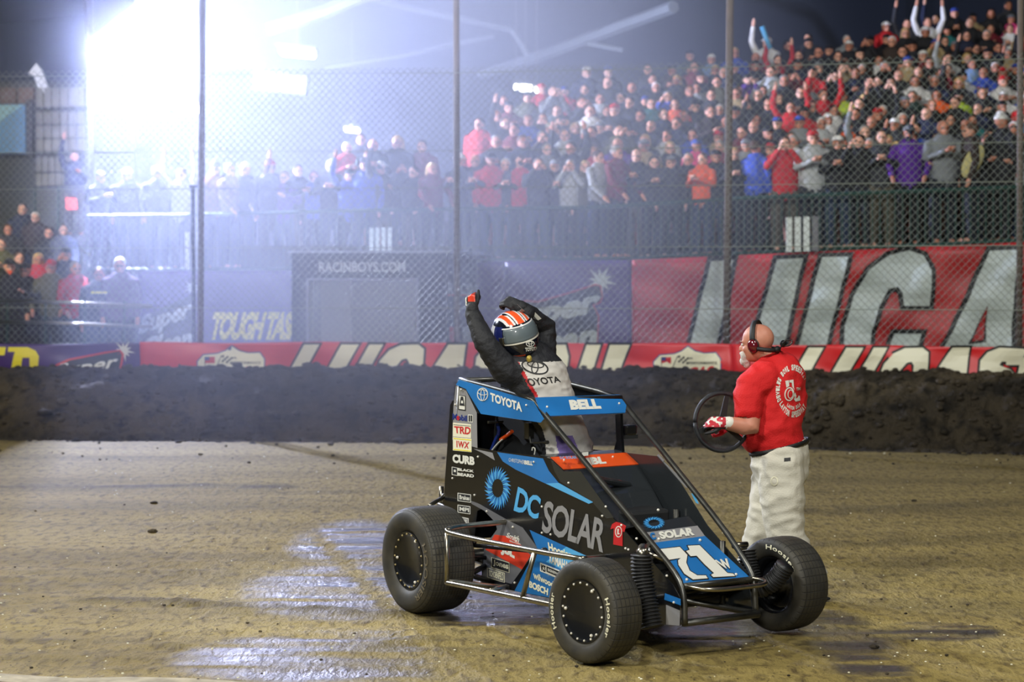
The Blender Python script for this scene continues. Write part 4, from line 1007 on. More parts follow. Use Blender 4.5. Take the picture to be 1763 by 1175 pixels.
# --- wheels
def rubber_mat(name, bw, bh, mortar):
    m, nt, b = _nt(name); N = nt.nodes; K = nt.links
    at = N.new('ShaderNodeAttribute'); at.attribute_name = 'tread'; sx = N.new('ShaderNodeSeparateXYZ'); K.new(at.outputs['Vector'], sx.inputs[0])
    bt_ = N.new('ShaderNodeTexBrick'); bt_.inputs['Scale'].default_value = 1; bt_.inputs['Brick Width'].default_value = bw; bt_.inputs['Row Height'].default_value = bh
    bt_.inputs['Mortar Size'].default_value = mortar; bt_.inputs['Mortar Smooth'].default_value = .6; bt_.offset = 0
    K.new(at.outputs['Vector'], bt_.inputs['Vector'])
    mu = N.new('ShaderNodeMath'); mu.operation = 'MULTIPLY'; K.new(bt_.outputs['Fac'], mu.inputs[0]); K.new(sx.outputs['Z'], mu.inputs[1])
    tc = N.new('ShaderNodeTexCoord'); nz = N.new('ShaderNodeTexNoise'); nz.inputs['Scale'].default_value = 7; nz.inputs['Detail'].default_value = 6; K.new(tc.outputs['Object'], nz.inputs['Vector'])
    r = N.new('ShaderNodeMapRange'); r.inputs[1].default_value = .35; r.inputs[2].default_value = .7; K.new(nz.outputs[0], r.inputs[0])
    mx = N.new('ShaderNodeMix'); mx.data_type = 'RGBA'; mx.inputs[6].default_value = (*rgb(40, 40, 38), 1); mx.inputs[7].default_value = (*rgb(66, 62, 50), 1); K.new(r.outputs[0], mx.inputs[0])
    m2 = N.new('ShaderNodeMix'); m2.data_type = 'RGBA'; m2.inputs[7].default_value = (*rgb(38, 37, 34), 1); K.new(mx.outputs[2], m2.inputs[6]); K.new(mu.outputs[0], m2.inputs[0]); K.new(m2.outputs[2], b.inputs['Base Color'])
    b.inputs['Roughness'].default_value = .62
    bp_ = N.new('ShaderNodeBump'); bp_.invert = True; bp_.inputs['Strength'].default_value = 1; bp_.inputs['Distance'].default_value = .005; K.new(mu.outputs[0], bp_.inputs['Height']); K.new(bp_.outputs[0], b.inputs['Normal'])
    return m
M['tyre_r'] = rubber_mat('rear_tyre_rubber', .040, .022, .0035); M['tyre_f'] = rubber_mat('front_tyre_rubber', .046, .030, .0035)
def wheel(C0, out, R, Wd, rr, tm, lab, words, cover=True, nb=18, bolt='bolt', wcol='cream'):
    out = Vector(out).normalized(); u = (-CZ+out*out.z).normalized(); w_ = out.cross(u)
    h = Wd/2
    prof = [(-h*.80, rr*.97), (-h*.92, rr), (-h*1.05, rr+(R-rr)*.25), (-h*1.10, rr+(R-rr)*.5), (-h*1.05, rr+(R-rr)*.75), (-h*.94, R*.962), (-h*.80, R*.985), (-h*.4, R*.998), (0, R), (h*.4, R*.998), (h*.80, R*.985), (h*.94, R*.962), (h*1.05, rr+(R-rr)*.75), (h*1.10, rr+(R-rr)*.5), (h*1.05, rr+(R-rr)*.25), (h*.92, rr), (h*.80, rr*.97)]
    n = 96; vs = []; at = []; fs = []; m = len(prof)
    for k in range(n+1):
        a = 2*math.pi*k/n; d = u*math.cos(a)+w_*math.sin(a)
        for j, (t, r) in enumerate(prof): vs.append(C0+out*t+d*r); at.append((a*R, t, 1.0 if 5 <= j <= 11 else (.0)))
    for k in range(n):
        for j in range(m-1): fs.append((k*m+j, (k+1)*m+j, (k+1)*m+j+1, k*m+j+1))
    o = obj('wheel', vs, fs, tm, car, smooth=True, label=lab); keep(o, car)
    a_ = o.data.attributes.new('tread', 'FLOAT_VECTOR', 'POINT'); a_.data.foreach_set('vector', [c for t in at for c in t])
    mb = MB()
    mb.lathe([(-h*.80, rr*1.0), (-h*.80, rr*.92), (-h*.3, rr*.82), (h*.3, rr*.82), (h*.80, rr*.92), (h*.86, rr*.985), (h*.94, rr*1.0)], C0, out, 64)
    if cover: mb.lathe([(h*.94, rr*1.0), (h*.96, rr*.97), (h*.88, rr*.90), (h*.80, rr*.80), (h*.78, .001)], C0, out, 64)
    else: mb.lathe([(h*.80, rr*.92), (h*.78, rr*.8), (h*.2, rr*.3), (h*.3, .001)], C0, out, 64)
    mb.lathe([(-h*.2, rr*.8), (-h*.15, .06), (-h*.5, .06), (-h*.5, .001)], C0, out, 40)
    mb.build('rim', M['black'], o, smooth=True)
    if cover:
        bp_ = []
        for i in range(nb):
            a = 2*math.pi*i/nb+.1; d = u*math.cos(a)+w_*math.sin(a); bp_.append(C0+out*(h*.93)+d*rr*.90)
        dots(bp_, .0068, M[bolt], 'cover_bolt', o)
        dots([C0+out*(h*.88)+(u*math.cos(a)+w_*math.sin(a))*rr*.80 for a in (.5, 2.6, 4.7)], .010, M['bolt'], 'cover_bolt', o)
    # words moulded on the sidewall: (text, start deg, end deg, side) in degrees clockwise from straight up seen from outside
    for (t, a0, a1, sd, flip) in words:
        mb = MB(); uv, f = text_tris(t, .02, 0, 1.1); vs = []
        for x, y in uv:
            if flip: x, y = 1-x, 1-y
            ang = math.radians(a0+(a1-a0)*x); rad = rr+(R-rr)*(.38+.27*y)
            bulge = h*1.10+.0035-.25*h*abs((rad-rr)/(R-rr)-.5)*.6
            # screen-wise basis seen from that side
            rt = (CZ.cross(out*sd)).normalized(); upv = (out*sd).cross(rt).normalized()
            vs.append(C0+out*sd*bulge+(rt*math.sin(ang)+upv*math.cos(ang))*rad)
        mb.add(vs, f); mb.build('sidewall_lettering', M[wcol], o, label='raised word on the sidewall')
    return o
M['mud'] = mat('muddy_letters', rgb(96, 88, 70), .7); M['brass'] = mat('dull_bolts', rgb(165, 150, 105), .4, .1)
wheel(RRC, -CL, .335, .31, .185, M['tyre_r'], 'big wide right rear wheel', [('HOOSIER', 60, 150, 1, 0)], bolt='brass', wcol='mud')
wheel(LRC, CL, .325, .30, .185, M['tyre_r'], 'left rear wheel', [])
st_ = math.radians(7); fo = -(CL*math.cos(st_)-CF*math.sin(st_))
fo = -Vector((math.cos(math.radians(40.5)), math.sin(math.radians(40.5)), 0))
wheel(RFC, fo, .287, .20, .175, M['tyre_f'], 'right front wheel nearest the viewer', [('Hoosier', 64, 118, 1, 0), ('Hoosier', 240, 290, 1, 0)], nb=18)
wheel(LFC, -fo, .280, .22, .175, M['tyre_f'], 'left front wheel, seen from its inner side', [('Hoosier', -5, 62, -1, 0)], cover=False)
# ================================================================== PEOPLE
def finish(mb, name, mats, voxel=.009, smooth=4, parent=None, wrinkle=0, wscale=14, wstretch=(1, 1, 1), cut=None, label=None, seed=0):
    """closed overlapping forms grown together into ONE continuous skin"""
    me = bpy.data.meshes.new(name); me.from_pydata([tuple(v) for v in mb.v], [], mb.f)
    o = bpy.data.objects.new(name, me); COL.objects.link(o)
    r = o.modifiers.new('r', 'REMESH'); r.mode = 'VOXEL'; r.voxel_size = voxel
    if smooth: s_ = o.modifiers.new('s', 'SMOOTH'); s_.iterations = smooth; s_.factor = .5
    dg = bpy.context.evaluated_depsgraph_get(); dg.update()
    m2 = bpy.data.meshes.new_from_object(o.evaluated_get(dg))
    o.modifiers.clear(); old = o.data; o.data = m2; bpy.data.meshes.remove(old); m2.name = name
    m2.materials.clear()
    for m in (mats if isinstance(mats, (list, tuple)) else [mats]): m2.materials.append(m)
    if wrinkle:
        off = Vector((seed, 3, 1))
        nr = [v.normal.copy() for v in m2.vertices]
        for v, n in zip(m2.vertices, nr):
            p = v.co; q = Vector((p.x*wscale*wstretch[0], p.y*wscale*wstretch[1], p.z*wscale*wstretch[2]))+off
            a = 1-abs(noise.noise(q))*2.2; b = noise.noise(q*2.3)
            v.co = p+n*wrinkle*(a*.8+b*.5)
    if cut:
        bm = bmesh.new(); bm.from_mesh(m2); bmesh.ops.delete(bm, geom=[v for v in bm.verts if cut(v.co)], context='VERTS'); bm.to_mesh(m2); bm.free()
    for p in m2.polygons: p.use_smooth = True
    if parent: keep(o, parent) if parent.type == 'EMPTY' else setattr(o, 'parent', parent)
    if label: o['label'] = label
    return o
def limb(mb, pts, rs, flat=None, n=16):
    """tapered limb through the joints with rounded ends; flat=(axis, factor) squashes the section"""
    pts = [Vector(p) for p in pts]; P = []; Rr = []
    for i, (a, b, ra, rb) in enumerate(zip(pts, pts[1:], rs, rs[1:])):
        for t in range(4): f = t/4; P.append(a.lerp(b, f)); Rr.append(ra+(rb-ra)*f)
    P.append(pts[-1]); Rr.append(rs[-1])
    d0 = (P[0]-P[1]).normalized(); d1 = (P[-1]-P[-2]).normalized(); r0, r1 = Rr[0], Rr[-1]
    P = [P[0]+d0*r0*.98, P[0]+d0*r0*.8, P[0]+d0*r0*.45]+P+[P[-1]+d1*r1*.45, P[-1]+d1*r1*.8, P[-1]+d1*r1*.98]
    Rr = [r0*.15, r0*.6, r0*.89]+Rr+[r1*.89, r1*.6, r1*.15]
    k = len(mb.v); mb.tube(P, Rr, n)
    if flat:
        ax, f = Vector(flat[0]).normalized(), flat[1]
        # squash about the limb's own line
        for i in range(k, len(mb.v)):
            ring = min((i-k)//n, len(P)-1); c = P[ring]; v = mb.v[i]-c; mb.v[i] = c+v-ax*(v.dot(ax)*(1-f))
def basis(f, up=(0, 0, 1)):
    f = Vector(f).normalized(); r = f.cross(Vector(up)).normalized(); u = r.cross(f).normalized()
    return Matrix((r, f, u)).transposed()      # x right, y forward, z up
def head(mb, c, R, s=1.0, ears=True, chin=1.0):
    """skull, jaw, brow, nose, lips, ears; c centre of skull, R basis (x right, y face, z up); 0.235 high for s=1"""
    P = lambda x, y, z: Vector(c)+R @ (Vector((x, y, z))*s)
    E = lambda x, y, z, a, b_, d: mb.ell(P(x, y, z), (a*s, b_*s, d*s), 20, 14, R)
    E(0, -.012, .03, .076, .098, .088); E(0, .02, -.035, .060, .072, .075); E(0, .045, -.075*chin, .040, .042, .032)
    E(0, .072, .018, .052, .018, .012); E(0, .094, -.018, .012, .020, .024); E(0, .105, -.030, .014, .012, .010)
    E(0, .084, -.058, .024, .013, .007); E(0, .083, -.069, .020, .012, .007); E(-.038, .06, -.028, .022, .02, .02); E(.038, .06, -.028, .022, .02, .02)
    if ears:
        for q in (-1, 1): E(q*.077, -.01, -.012, .010, .020, .032)
def hand(mb, wrist, R, s=1.0, curl=(.9, .9, .9, .9), thumb=(.6, .5), side=1, spread=.0):
    """palm + five fingers. R: x across the palm (thumb side = side*x), y along the fingers, z out of the back of the hand; curl in radians per joint"""
    w0 = Vector(wrist); T = lambda v: w0+R @ (Vector(v)*s)
    for i in range(4):
        x = side*(.030-.020*i); L0 = (.088, .094, .088, .080)[i]
        limb(mb, [T((x*.7, .0, 0)), T((x, L0*.5, .002)), T((x, L0, 0))], [.015*s, .0125*s, .0105*s], n=10)
        p = Vector((x, L0, 0)); a = 0; pts = [p.copy()]; ln = ((.040, .025, .020), (.044, .028, .021), (.041, .026, .020), (.032, .021, .018))[i]
        for l in ln:
            a += curl[i]; p = p+Vector((side*spread*(1.5-i)*.25*l, math.cos(a)*l, -math.sin(a)*l)); pts.append(p.copy())
        limb(mb, [T(q) for q in pts], [.0102*s, .0095*s, .0088*s, .0075*s], n=10)
    a, b_ = thumb; p0 = Vector((side*.020, .020, -.004)); p1 = p0+Vector((side*math.sin(a)*.045, math.cos(a)*.040, -.012)); p2 = p1+Vector((side*math.sin(a*b_)*.036, math.cos(a*b_)*.036, -.010)); p3 = p2+Vector((side*math.sin(a*b_*.6)*.026, math.cos(a*b_*.6)*.026, -.006))
    limb(mb, [T(p0), T(p1), T(p2), T(p3)], [.016*s, .0135*s, .0115*s, .009*s], n=10)
    limb(mb, [T((0, -.03, 0)), T((0, .01, 0)), T((0, .05, 0))], [.026*s, .028*s, .030*s], flat=(R @ Vector((0, 0, 1)), .55))
from mathutils.bvhtree import BVHTree
def on_surface(o, lift=.003):
    bv = BVHTree.FromPolygons([v.co for v in o.data.vertices], [tuple(p.vertices) for p in o.data.polygons])
    last = [Vector((0, 0, 0))]
    def fn(px, py):
        r = ray(px, py).normalized(); h = bv.ray_cast(CAM, r)
        if h[0] is None: return last[0] if last[0].length else bv.find_nearest(U(px, py, 12.3))[0]
        last[0] = h[0]-r*lift; return last[0]
    return fn
M['suit'] = mat('black_suit', rgb(24, 26, 32), .7, bump=.3, bscale=60); M['suitw'] = mat('white_suit', rgb(205, 202, 196), .7, noise_amt=.2, scale=9)
M['suitr'] = mat('red_suit_stripe', rgb(180, 24, 30), .6); M['stain'] = mat('purple_suit_patch', rgb(128, 108, 178), .7, noise_amt=.35, scale=12)
M['skin'] = mat('skin', rgb(196, 132, 108), .5, noise_amt=.15, scale=18)
M['tee'] = mat('red_tshirt', rgb(200, 18, 22), .8, bump=.25, bscale=120)
M['chino'] = mat('light_work_trousers', rgb(206, 203, 188), .85, noise_amt=.12, scale=10, bump=.2, bscale=100)
M['beard'] = mat('white_beard', rgb(222, 218, 210), .8, bump=.8, bscale=160)

# ------------------------------------------------------------------ driver standing in the cockpit
D0 = 12.40
DU = lambda px, py, dd=0: U(px, py, D0+dd)
drv = thing('person', 'racing driver in black and white suit and helmet standing in the cockpit, both arms raised', 'person', DU(975, 790))
bf = Vector((.52, -.84, .05)).normalized(); bl = Vector((.85, .52, 0)).normalized()
hip, waist, chest, neck = DU(978, 775), DU(960, 722), DU(928, 655), DU(900, 612)
mb = MB()
limb(mb, [hip, waist, chest, DU(915, 634)], [.165, .155, .20, .18], flat=(bf, .70), n=24)
mb.ell(DU(912, 632), (.21, .125, .10), 20, 14, basis(bf))
limb(mb, [DU(912, 630), neck], [.09, .07])
shR = DU(872, 640, -.10); shL = DU(934, 622, .12)
elR, wrR = DU(834, 588, -.14), DU(813, 540, -.06)
elL, wrL = DU(938, 564, .16), DU(897, 530, -.02)
limb(mb, [DU(900, 648, -.03), shR, elR, wrR], [.105, .088, .066, .044]); limb(mb, [DU(915, 635, .05), shL, elL, wrL], [.10, .086, .070, .046])
knR, knL = DU(965, 835, -.12), DU(1003, 835, .06)
limb(mb, [DU(962, 770, -.06), knR, DU(985, 905, -.3)], [.105, .09, .07]); limb(mb, [DU(992, 770, .06), knL, DU(1010, 905, -.1)], [.105, .09, .07])
suit = finish(mb, 'body', [M['suit'], M['suitw'], M['suitr'], M['stain']], .0065, 5, drv, .007, 9, (1, 1, 1.8), label='body in a black and white racing suit')
fd = [DU(905, 612), DU(930, 655), DU(962, 722), DU(985, 780), DU(1000, 860)]
for p in suit.data.polygons:
    c = p.center; best = None
    for a, b in zip(fd, fd[1:]):
        t = max(0, min(1, (c-a).dot(b-a)/(b-a).length_squared)); q = a.lerp(b, t); d = (c-q).length
        if best is None or d < best[0]: best = (d, q)
    d_, q = best; o_ = c-q; az = math.degrees(math.atan2(o_.dot(bl), o_.dot(bf))); low = c.z < DU(960, 712).z
    if (c-elR).length < .30 and o_.dot(bl) < -.12 or c.z > DU(900, 622).z or (c-elL).length < .22: continue
    lim = 78 if low else 50
    if abs(az) < 200 and -lim < az < 88: p.material_index = 1
    elif -lim-6 < az <= -lim and not low: p.material_index = 2
    if low and p.material_index == 1:
        n_ = noise.noise(c*7+Vector((2, 0, 0)))
        if c.z < DU(960, 748).z and abs(az+32) < 22: p.material_index = 3
sf_ = on_surface(suit, .003)
mb = MB(); lettering(mb, 'TOYOTA', [(895, 653), (962, 648), (966, 658), (902, 667)], sf_, 0, .02)
def ringmb(mb, fn, cx, cy, rx, ry, wd, rot=0, mi=0):
    n = 28; vs = []; c, s_ = math.cos(rot), math.sin(rot)
    for i in range(n):
        t = 2*math.pi*i/n
        for w_ in (0, wd):
            x, y = (rx-w_)*math.cos(t), (ry-w_)*math.sin(t); vs.append(fn(cx+x*c-y*s_, cy+x*s_+y*c))
    mb.add(vs, [(2*i, 2*i+1, (2*i+3) % (2*n), (2*i+2) % (2*n)) for i in range(n)], mi)
ringmb(mb, sf_, 921, 632, 24, 12.5, 2.6, .25); ringmb(mb, sf_, 922, 628, 15, 6, 2, .15); ringmb(mb, sf_, 921, 633, 6.5, 11, 2, .15)
mb.build('lettering', M['ink'], suit)
mb = MB(); [mb.poly([sf_(*q) for q in pp], bf, .002) for pp in ([(913, 538), (919, 536), (932, 549), (926, 552)],)]; mb.build('sleeve_patch', M['white'], suit)
mb = MB(); mb.poly([sf_(*q)+Vector((0, -.01, 0)) for q in [(884, 529), (890, 524), (898, 532), (891, 538)]], bf, .003); mb.build('cuff_patch', M['lgrey'], suit)
mb = MB(); mb.ell(DU(911, 618, -.16), (.018, .01, .022), 10, 8); mb.build('collar_clip', mat('brass_clip', rgb(170, 150, 70), .4, .5), suit)
# gloves
mb = MB(); Rg = basis((-.12, .05, .99), (-.6, -.75, .1)); hand(mb, wrR+Vector((0, 0, .015)), Rg, 1.02, (1.25, 1.3, 1.35, 1.4), (.4, .2), 1)
limb(mb, [wrR-Vector((-.01, 0, .05)), wrR+Vector((0, 0, .03))], [.046, .040])
g1_ = finish(mb, 'glove', [M['suit'], M['jred'], M['white']], .005, 2, drv, label='black glove with a red patch, right fist up')
for p in g1_.data.polygons:
    if p.center.z > wrR.z+.075 and p.normal.y < -.3 and abs(p.center.x-(wrR.x-.005)) < .022: p.material_index = 1
    elif p.center.x < wrR.x-.035 and p.center.z > wrR.z+.05: p.material_index = 2
mb = MB(); Rg = basis((-.86, 0, .40), (.30, -.2, .93)); Rg = basis((-.86, 0, .40), (.4, -.85, .3)); hand(mb, wrL+Vector((-.01, 0, .004)), Rg, 1.02, (1.0, 1.1, 1.15, 1.2), (1.15, 1.0), -1)
limb(mb, [wrL+Vector((.04, 0, -.03)), wrL+Vector((-.03, 0, .015))], [.048, .040])
finish(mb, 'glove', [M['suit']], .005, 2, drv, label='black glove, left hand with the thumb out')
# helmet
hc = DU(886, 577, -.02); hf = Vector((.50, -.84, -.10)).normalized(); HR = basis(hf, (-.38, 0, 1))
M['hblack'] = mat('helmet_black', rgb(14, 18, 30), .15, coat=.8); M['horange'] = mat('helmet_orange', rgb(232, 88, 40), .2, coat=.8); M['hwhite'] = mat('helmet_white', rgb(225, 225, 225), .2, coat=.8); M['hnavy'] = mat('helmet_navy', rgb(26, 34, 92), .2, coat=.8)
vm = mat('visor_smoke', rgb(92, 104, 110), .4, 0, coat=.4); vs = []; fs = []; mi = []
n, m = 160, 100
def hel(az, el, k=1.0):   # az 0 = forward
    x = math.sin(az)*math.cos(el)*.142; y = math.cos(az)*math.cos(el)*.160; z = math.sin(el)*.155
    if el < 0 and math.cos(az) > 0: y += .035*math.cos(az)**2*min(1, -el*1.6); x *= 1-.06*min(1, -el)
    return hc+HR @ Vector((x*k, y*k, z*k))
for j in range(m+1):
    el = math.radians(-52+142*j/m)
    for i in range(n): vs.append(hel(2*math.pi*i/n, el))
for j in range(m):
    for i in range(n):
        fs.append((j*n+i, (j+1)*n+i, (j+1)*n+(i+1) % n, j*n+(i+1) % n)); az = math.degrees(2*math.pi*(i+.5)/n); az = az-360 if az > 180 else az; el = -52+142*(j+.5)/m
        x = math.sin(math.radians(az))*math.cos(math.radians(el))
        if el > 37: k = 1 if (abs(x) < .14 or .34 < abs(x) < .5) else (2 if abs(x) < .22 or abs(x) < .60 and abs(x) > .26 and el < 70 else 0)
        elif el < -44: k = 0
        elif el < -38: k = 1 if abs(az) > 20 else 0
        elif abs(az) > 95: k = 2 if el > 8 else (3 if el > -12 else 0)
        elif abs(az) > 62 and el > -6: k = 3
        else: k = 0
        mi.append(k)
hel_o = obj('helmet', vs, fs, [M['hblack'], M['horange'], M['hwhite'], M['hnavy']], drv, mi, True, 'black helmet with orange and white stripes'); keep(hel_o, drv)
so = hel_o.modifiers.new('s', 'SOLIDIFY'); so.thickness = .012; so.offset = -1
def hpatch(a0, a1, e0_, e1_, k, name, m, lab=None):
    vs = []; fs = []; N_ = 14; Q = 8
    for j in range(Q+1):
        for i in range(N_+1): vs.append(hel(math.radians(a0+(a1-a0)*i/N_), math.radians(e0_+(e1_-e0_)*j/Q), k))
    for j in range(Q):
        for i in range(N_): fs.append((j*(N_+1)+i, (j+1)*(N_+1)+i, (j+1)*(N_+1)+i+1, j*(N_+1)+i+1))
    o = obj(name, vs, fs, m, hel_o, smooth=True, label=lab); s_ = o.modifiers.new('s', 'SOLIDIFY'); s_.thickness = .004; return o
hpatch(-60, 60, -4, 30, 1.018, 'visor', vm, 'smoke-grey visor'); hpatch(-64, 64, 30, 33, 1.022, 'visor_strip', M['hwhite']); hpatch(-62, 62, -7, -4, 1.022, 'visor_strip', M['bolt'])
hpatch(-74, -62, -8, 12, 1.026, 'visor_hinge', M['chrome']); hpatch(62, 74, -8, 12, 1.026, 'visor_hinge', M['chrome']); hpatch(-98, -70, -26, -4, 1.02, 'side_plate', M['lgrey'])
hs = on_surface(hel_o, .004); mb = MB()
lettering(mb, 'TOYOTA', [(904, 599), (926, 597), (926, 603), (905, 606)], hs, 0, .04); ringmb(mb, hs, 913, 592, 7.5, 5.5, 1.2); ringmb(mb, hs, 913, 590.5, 5, 2.6, .9); ringmb(mb, hs, 913, 592, 2.6, 5.2, .9)
mb.build('lettering', M['white'], hel_o)

# ------------------------------------------------------------------ crewman in red, walking left with the steering wheel
R0 = 12.95
RU = lambda px, py, dd=0: U(px, py, R0+dd)
man = thing('person', 'bald white-bearded man in red T-shirt and pale work trousers walking left with a steering wheel', 'person', Vector((RU(1345, 1030).x, R0, 0)))
mf = Vector((-.86, .50, 0)).normalized(); ml = Vector((-.50, -.86, 0)).normalized()   # facing; his left (towards us)
hd = RU(1303, 592); mb = MB(); HB = basis((-.90, .42, -.10))
head(mb, hd, HB, 1.08)
neckb = RU(1332, 628)
limb(mb, [RU(1318, 612), RU(1330, 636), RU(1336, 660)], [.062, .072, .12])
chest_, belly, hipm = RU(1334, 668), RU(1332, 725), RU(1342, 775)
limb(mb, [chest_, belly, hipm], [.16, .17, .16], flat=(mf, .8), n=20)
shl = RU(1293, 665, -.15); ell_ = RU(1292, 737, -.22); wrl = RU(1252, 729, -.26)
shr = RU(1350, 660, .2); elr = RU(1300, 730, .32); wrr = RU(1262, 735, .24)
limb(mb, [RU(1318, 655, -.08), shl, ell_, wrl], [.09, .074, .062, .043]); limb(mb, [RU(1340, 655, .08), shr, elr, wrr], [.09, .072, .054, .036])
hipl, hipr = RU(1350, 800, -.09), RU(1338, 800, .09)
knl, kn2 = RU(1358, 905, -.10), RU(1320, 905, .05); anl, anr = RU(1396, 1012, .0), RU(1300, 1008, .22)
anl.z = .11; anr.z = .10
limb(mb, [hipm, hipl, knl, anl], [.13, .11, .075, .05]); limb(mb, [hipm, hipr, kn2, anr], [.13, .11, .075, .05])
body = finish(mb, 'body', [M['skin']], .009, 3, man, label='bare head, neck and forearms')
# hands
M['glove'] = mat('red_white_glove', rgb(185, 30, 48), .7, noise_amt=.2, scale=30)
mb = MB(); Rh = basis((-.93, .10, .05), (-.25, -.75, .6)); hand(mb, wrl+Vector((-.015, 0, 0)), Rh, 1.05, (.75, .85, .9, .95), (.7, .4), -1); limb(mb, [wrl+Vector((.015, 0, 0)), wrl+Vector((-.02, 0, 0))], [.043, .040])
gl = finish(mb, 'glove', [M['glove'], M['white'], M['ink']], .005, 2, man, label='red and white glove on the near hand')
for p in gl.data.polygons:
    if p.center.x > wrl.x-.012: p.material_index = 1
    elif noise.noise(p.center*Vector((1, 1, 1)).x*45) > .18 and p.center.z > wrl.z-.02: p.material_index = 1
    elif p.center.z < wrl.z-.025: p.material_index = 2
mb = MB(); Rh = basis((-.93, -.2, .05), (-.25, .75, .6)); hand(mb, wrr+Vector((-.02, -.02, 0)), Rh, 1.0, (.6, .7, .75, .8), (.7, .4), 1)
finish(mb, 'glove', [M['glove']], .006, 2, man)
# beard, moustache, brow
def Hp(x, y, z): return hd+HB @ (Vector((x, y, z))*1.08)
mb = MB()
for q in ((0, .096, -.050, .030, .014, .010), (-.030, .080, -.066, .014, .018, .024), (.030, .080, -.066, .014, .018, .024), (0, .084, -.098, .034, .028, .026), (0, .075, -.118, .022, .020, .022)): mb.ell(Hp(*q[:3]), (q[3]*1.3, q[4]*1.25, q[5]*1.3), 14, 10, HB)
finish(mb, 'beard', [M['beard']], .005, 1, man, label='white goatee and moustache')
mb = MB(); [mb.ell(Hp(q*.028, .088, .022), (.020, .006, .004), 10, 6, HB) for q in (-1, 1)]; finish(mb, 'eyebrows', [M['beard']], .003, 1, man)
mb = MB(); [mb.ell(Hp(q*.030, .081, .002), (.013, .008, .009), 12, 8, HB) for q in (-1, 1)]; mb.build('eyes', M['white'], body, smooth=True)
mb = MB(); [mb.ell(Hp(q*.031, .088, .002), (.005, .004, .005), 10, 6, HB) for q in (-1, 1)]; mb.build('pupils', M['ink'], body, smooth=True)
# T-shirt
mb = MB()
limb(mb, [RU(1338, 655), RU(1330, 700), RU(1330, 735), RU(1340, 768)], [.195, .205, .210, .185], flat=(mf, .92), n=24)
mb.ell(RU(1330, 655), (.215, .14, .115), 20, 14, basis(mf)); mb.ell(RU(1358, 690), (.16, .11, .19), 20, 14, basis(mf))
mb.ell(RU(1304, 742, -.02), (.15, .12, .15), 20, 14, basis(mf))
limb(mb, [RU(1318, 650, -.1), RU(1291, 668, -.16), RU(1288, 708, -.19)], [.115, .098, .090]); limb(mb, [RU(1340, 650, .1), RU(1345, 665, .21), RU(1322, 700, .27)], [.115, .095, .085])
tee = finish(mb, 'tshirt', [M['tee'], M['tee']], .009, 5, man, .010, 6, (1.2, 1.2, 1.6), cut=lambda c: c.z < RU(1340, 779).z+ (c.x-RU(1340, 779).x)*.28 or (c-RU(1285, 724, -.2)).length < .068 and c.z < RU(1285, 712).z or (c-RU(1318, 632)).length < .045, label='red T-shirt', seed=4)
s_ = tee.modifiers.new('s', 'SOLIDIFY'); s_.thickness = .006; s_.offset = -1
ts = on_surface(tee, .004); mb = MB()
def arct(mb, t, cx, cy, rx, ry, a0, a1, hh, fn, inward=False, tilt=.0):
    """word along an ellipse in the picture of the shirt back; degrees clockwise from straight up"""
    n = len(t)
    for i, ch in enumerate(t):
        if ch == ' ': continue
        uv, f = text_tris(ch, .06); a = a0+(a1-a0)*(i+.5)/n; da = abs(a1-a0)/n*.42; vs = []
        for x, y in uv:
            sg = 1 if a1 > a0 else -1
            an = math.radians(a+(x-.5)*2*da*sg); r = 1+(y-.5)*hh*(1 if sg > 0 else -1)
            px = cx+rx*r*math.sin(an); py = cy-ry*r*math.cos(an); vs.append(fn(px, py))
        mb.add(vs, f)
arct(mb, "DEVIL'S BOWL", 1365, 673, 26, 40, -118, -14, .26, ts); arct(mb, 'SPEEDWAY', 1365, 673, 26, 40, -6, 62, .26, ts)
arct(mb, 'LAWTON SPEEDWAY', 1366, 672, 25, 42, 240, 128, .26, ts)
0 and arct(mb, 'DALLAS TEXAS', 1366, 672, 19, 31, -48, 48, .22, ts); arct(mb, 'LAWTON OKLA', 1366, 670, 18, 33, 216, 140, .2, ts)
lettering(mb, 'TM', [(1371, 668), (1378, 667), (1378, 672), (1371, 673)], ts, 0, .03)
ringmb(mb, ts, 1359, 679, 8.5, 12, 2.0, .1); ringmb(mb, ts, 1361, 679, 5.0, 8, 1.4, .1)
for q in ([(1352, 656), (1358, 655), (1359, 665), (1354, 668)], [(1359, 655), (1366, 654), (1367, 668), (1371, 682), (1368, 684), (1364, 669), (1363, 659), (1359, 659)], [(1369, 681), (1377, 682), (1378, 690), (1370, 692), (1367, 688)]):
    k = len(mb.v); mb.add([ts(*p) for p in q], [tuple(range(len(q)))])
mb.build('back_print', M['white'], tee, label='white round back print')
# trousers, belt, shoes
mb = MB()
limb(mb, [RU(1341, 768), RU(1344, 800)], [.195, .20], flat=(mf, .92), n=24); mb.ell(RU(1360, 800), (.15, .10, .13), 18, 12, basis(mf))
limb(mb, [RU(1345, 795, -.09), RU(1346, 850, -.10), RU(1351, 915, -.09), RU(1372, 965, -.06), Vector((RU(1396, 1000).x, anl.y-.01, .17))], [.150, .140, .122, .112, .100], n=20)
limb(mb, [RU(1336, 795, .09), RU(1328, 850, .10), RU(1315, 910, .10), Vector((RU(1300, 1000).x, anr.y, .17))], [.150, .130, .11, .095], n=20)
tr = finish(mb, 'trousers', [M['chino'], M['suit']], .010, 4, man, .013, 5.5, (1.0, 1.0, 1.9), cut=lambda c: c.z > RU(1340, 765).z+(c.x-RU(1340, 765).x)*.24 or c.z < .075, label='pale work trousers', seed=9)
s_ = tr.modifiers.new('s', 'SOLIDIFY'); s_.thickness = .006; s_.offset = -1
trs = on_surface(tr, .004); mb = MB(); mb.add([trs(*p) for p in ((1350, 789), (1361, 788), (1361, 794), (1350, 795))], [(0, 1, 2, 3)]); mb.build('pocket_label', M['ink'], tr)
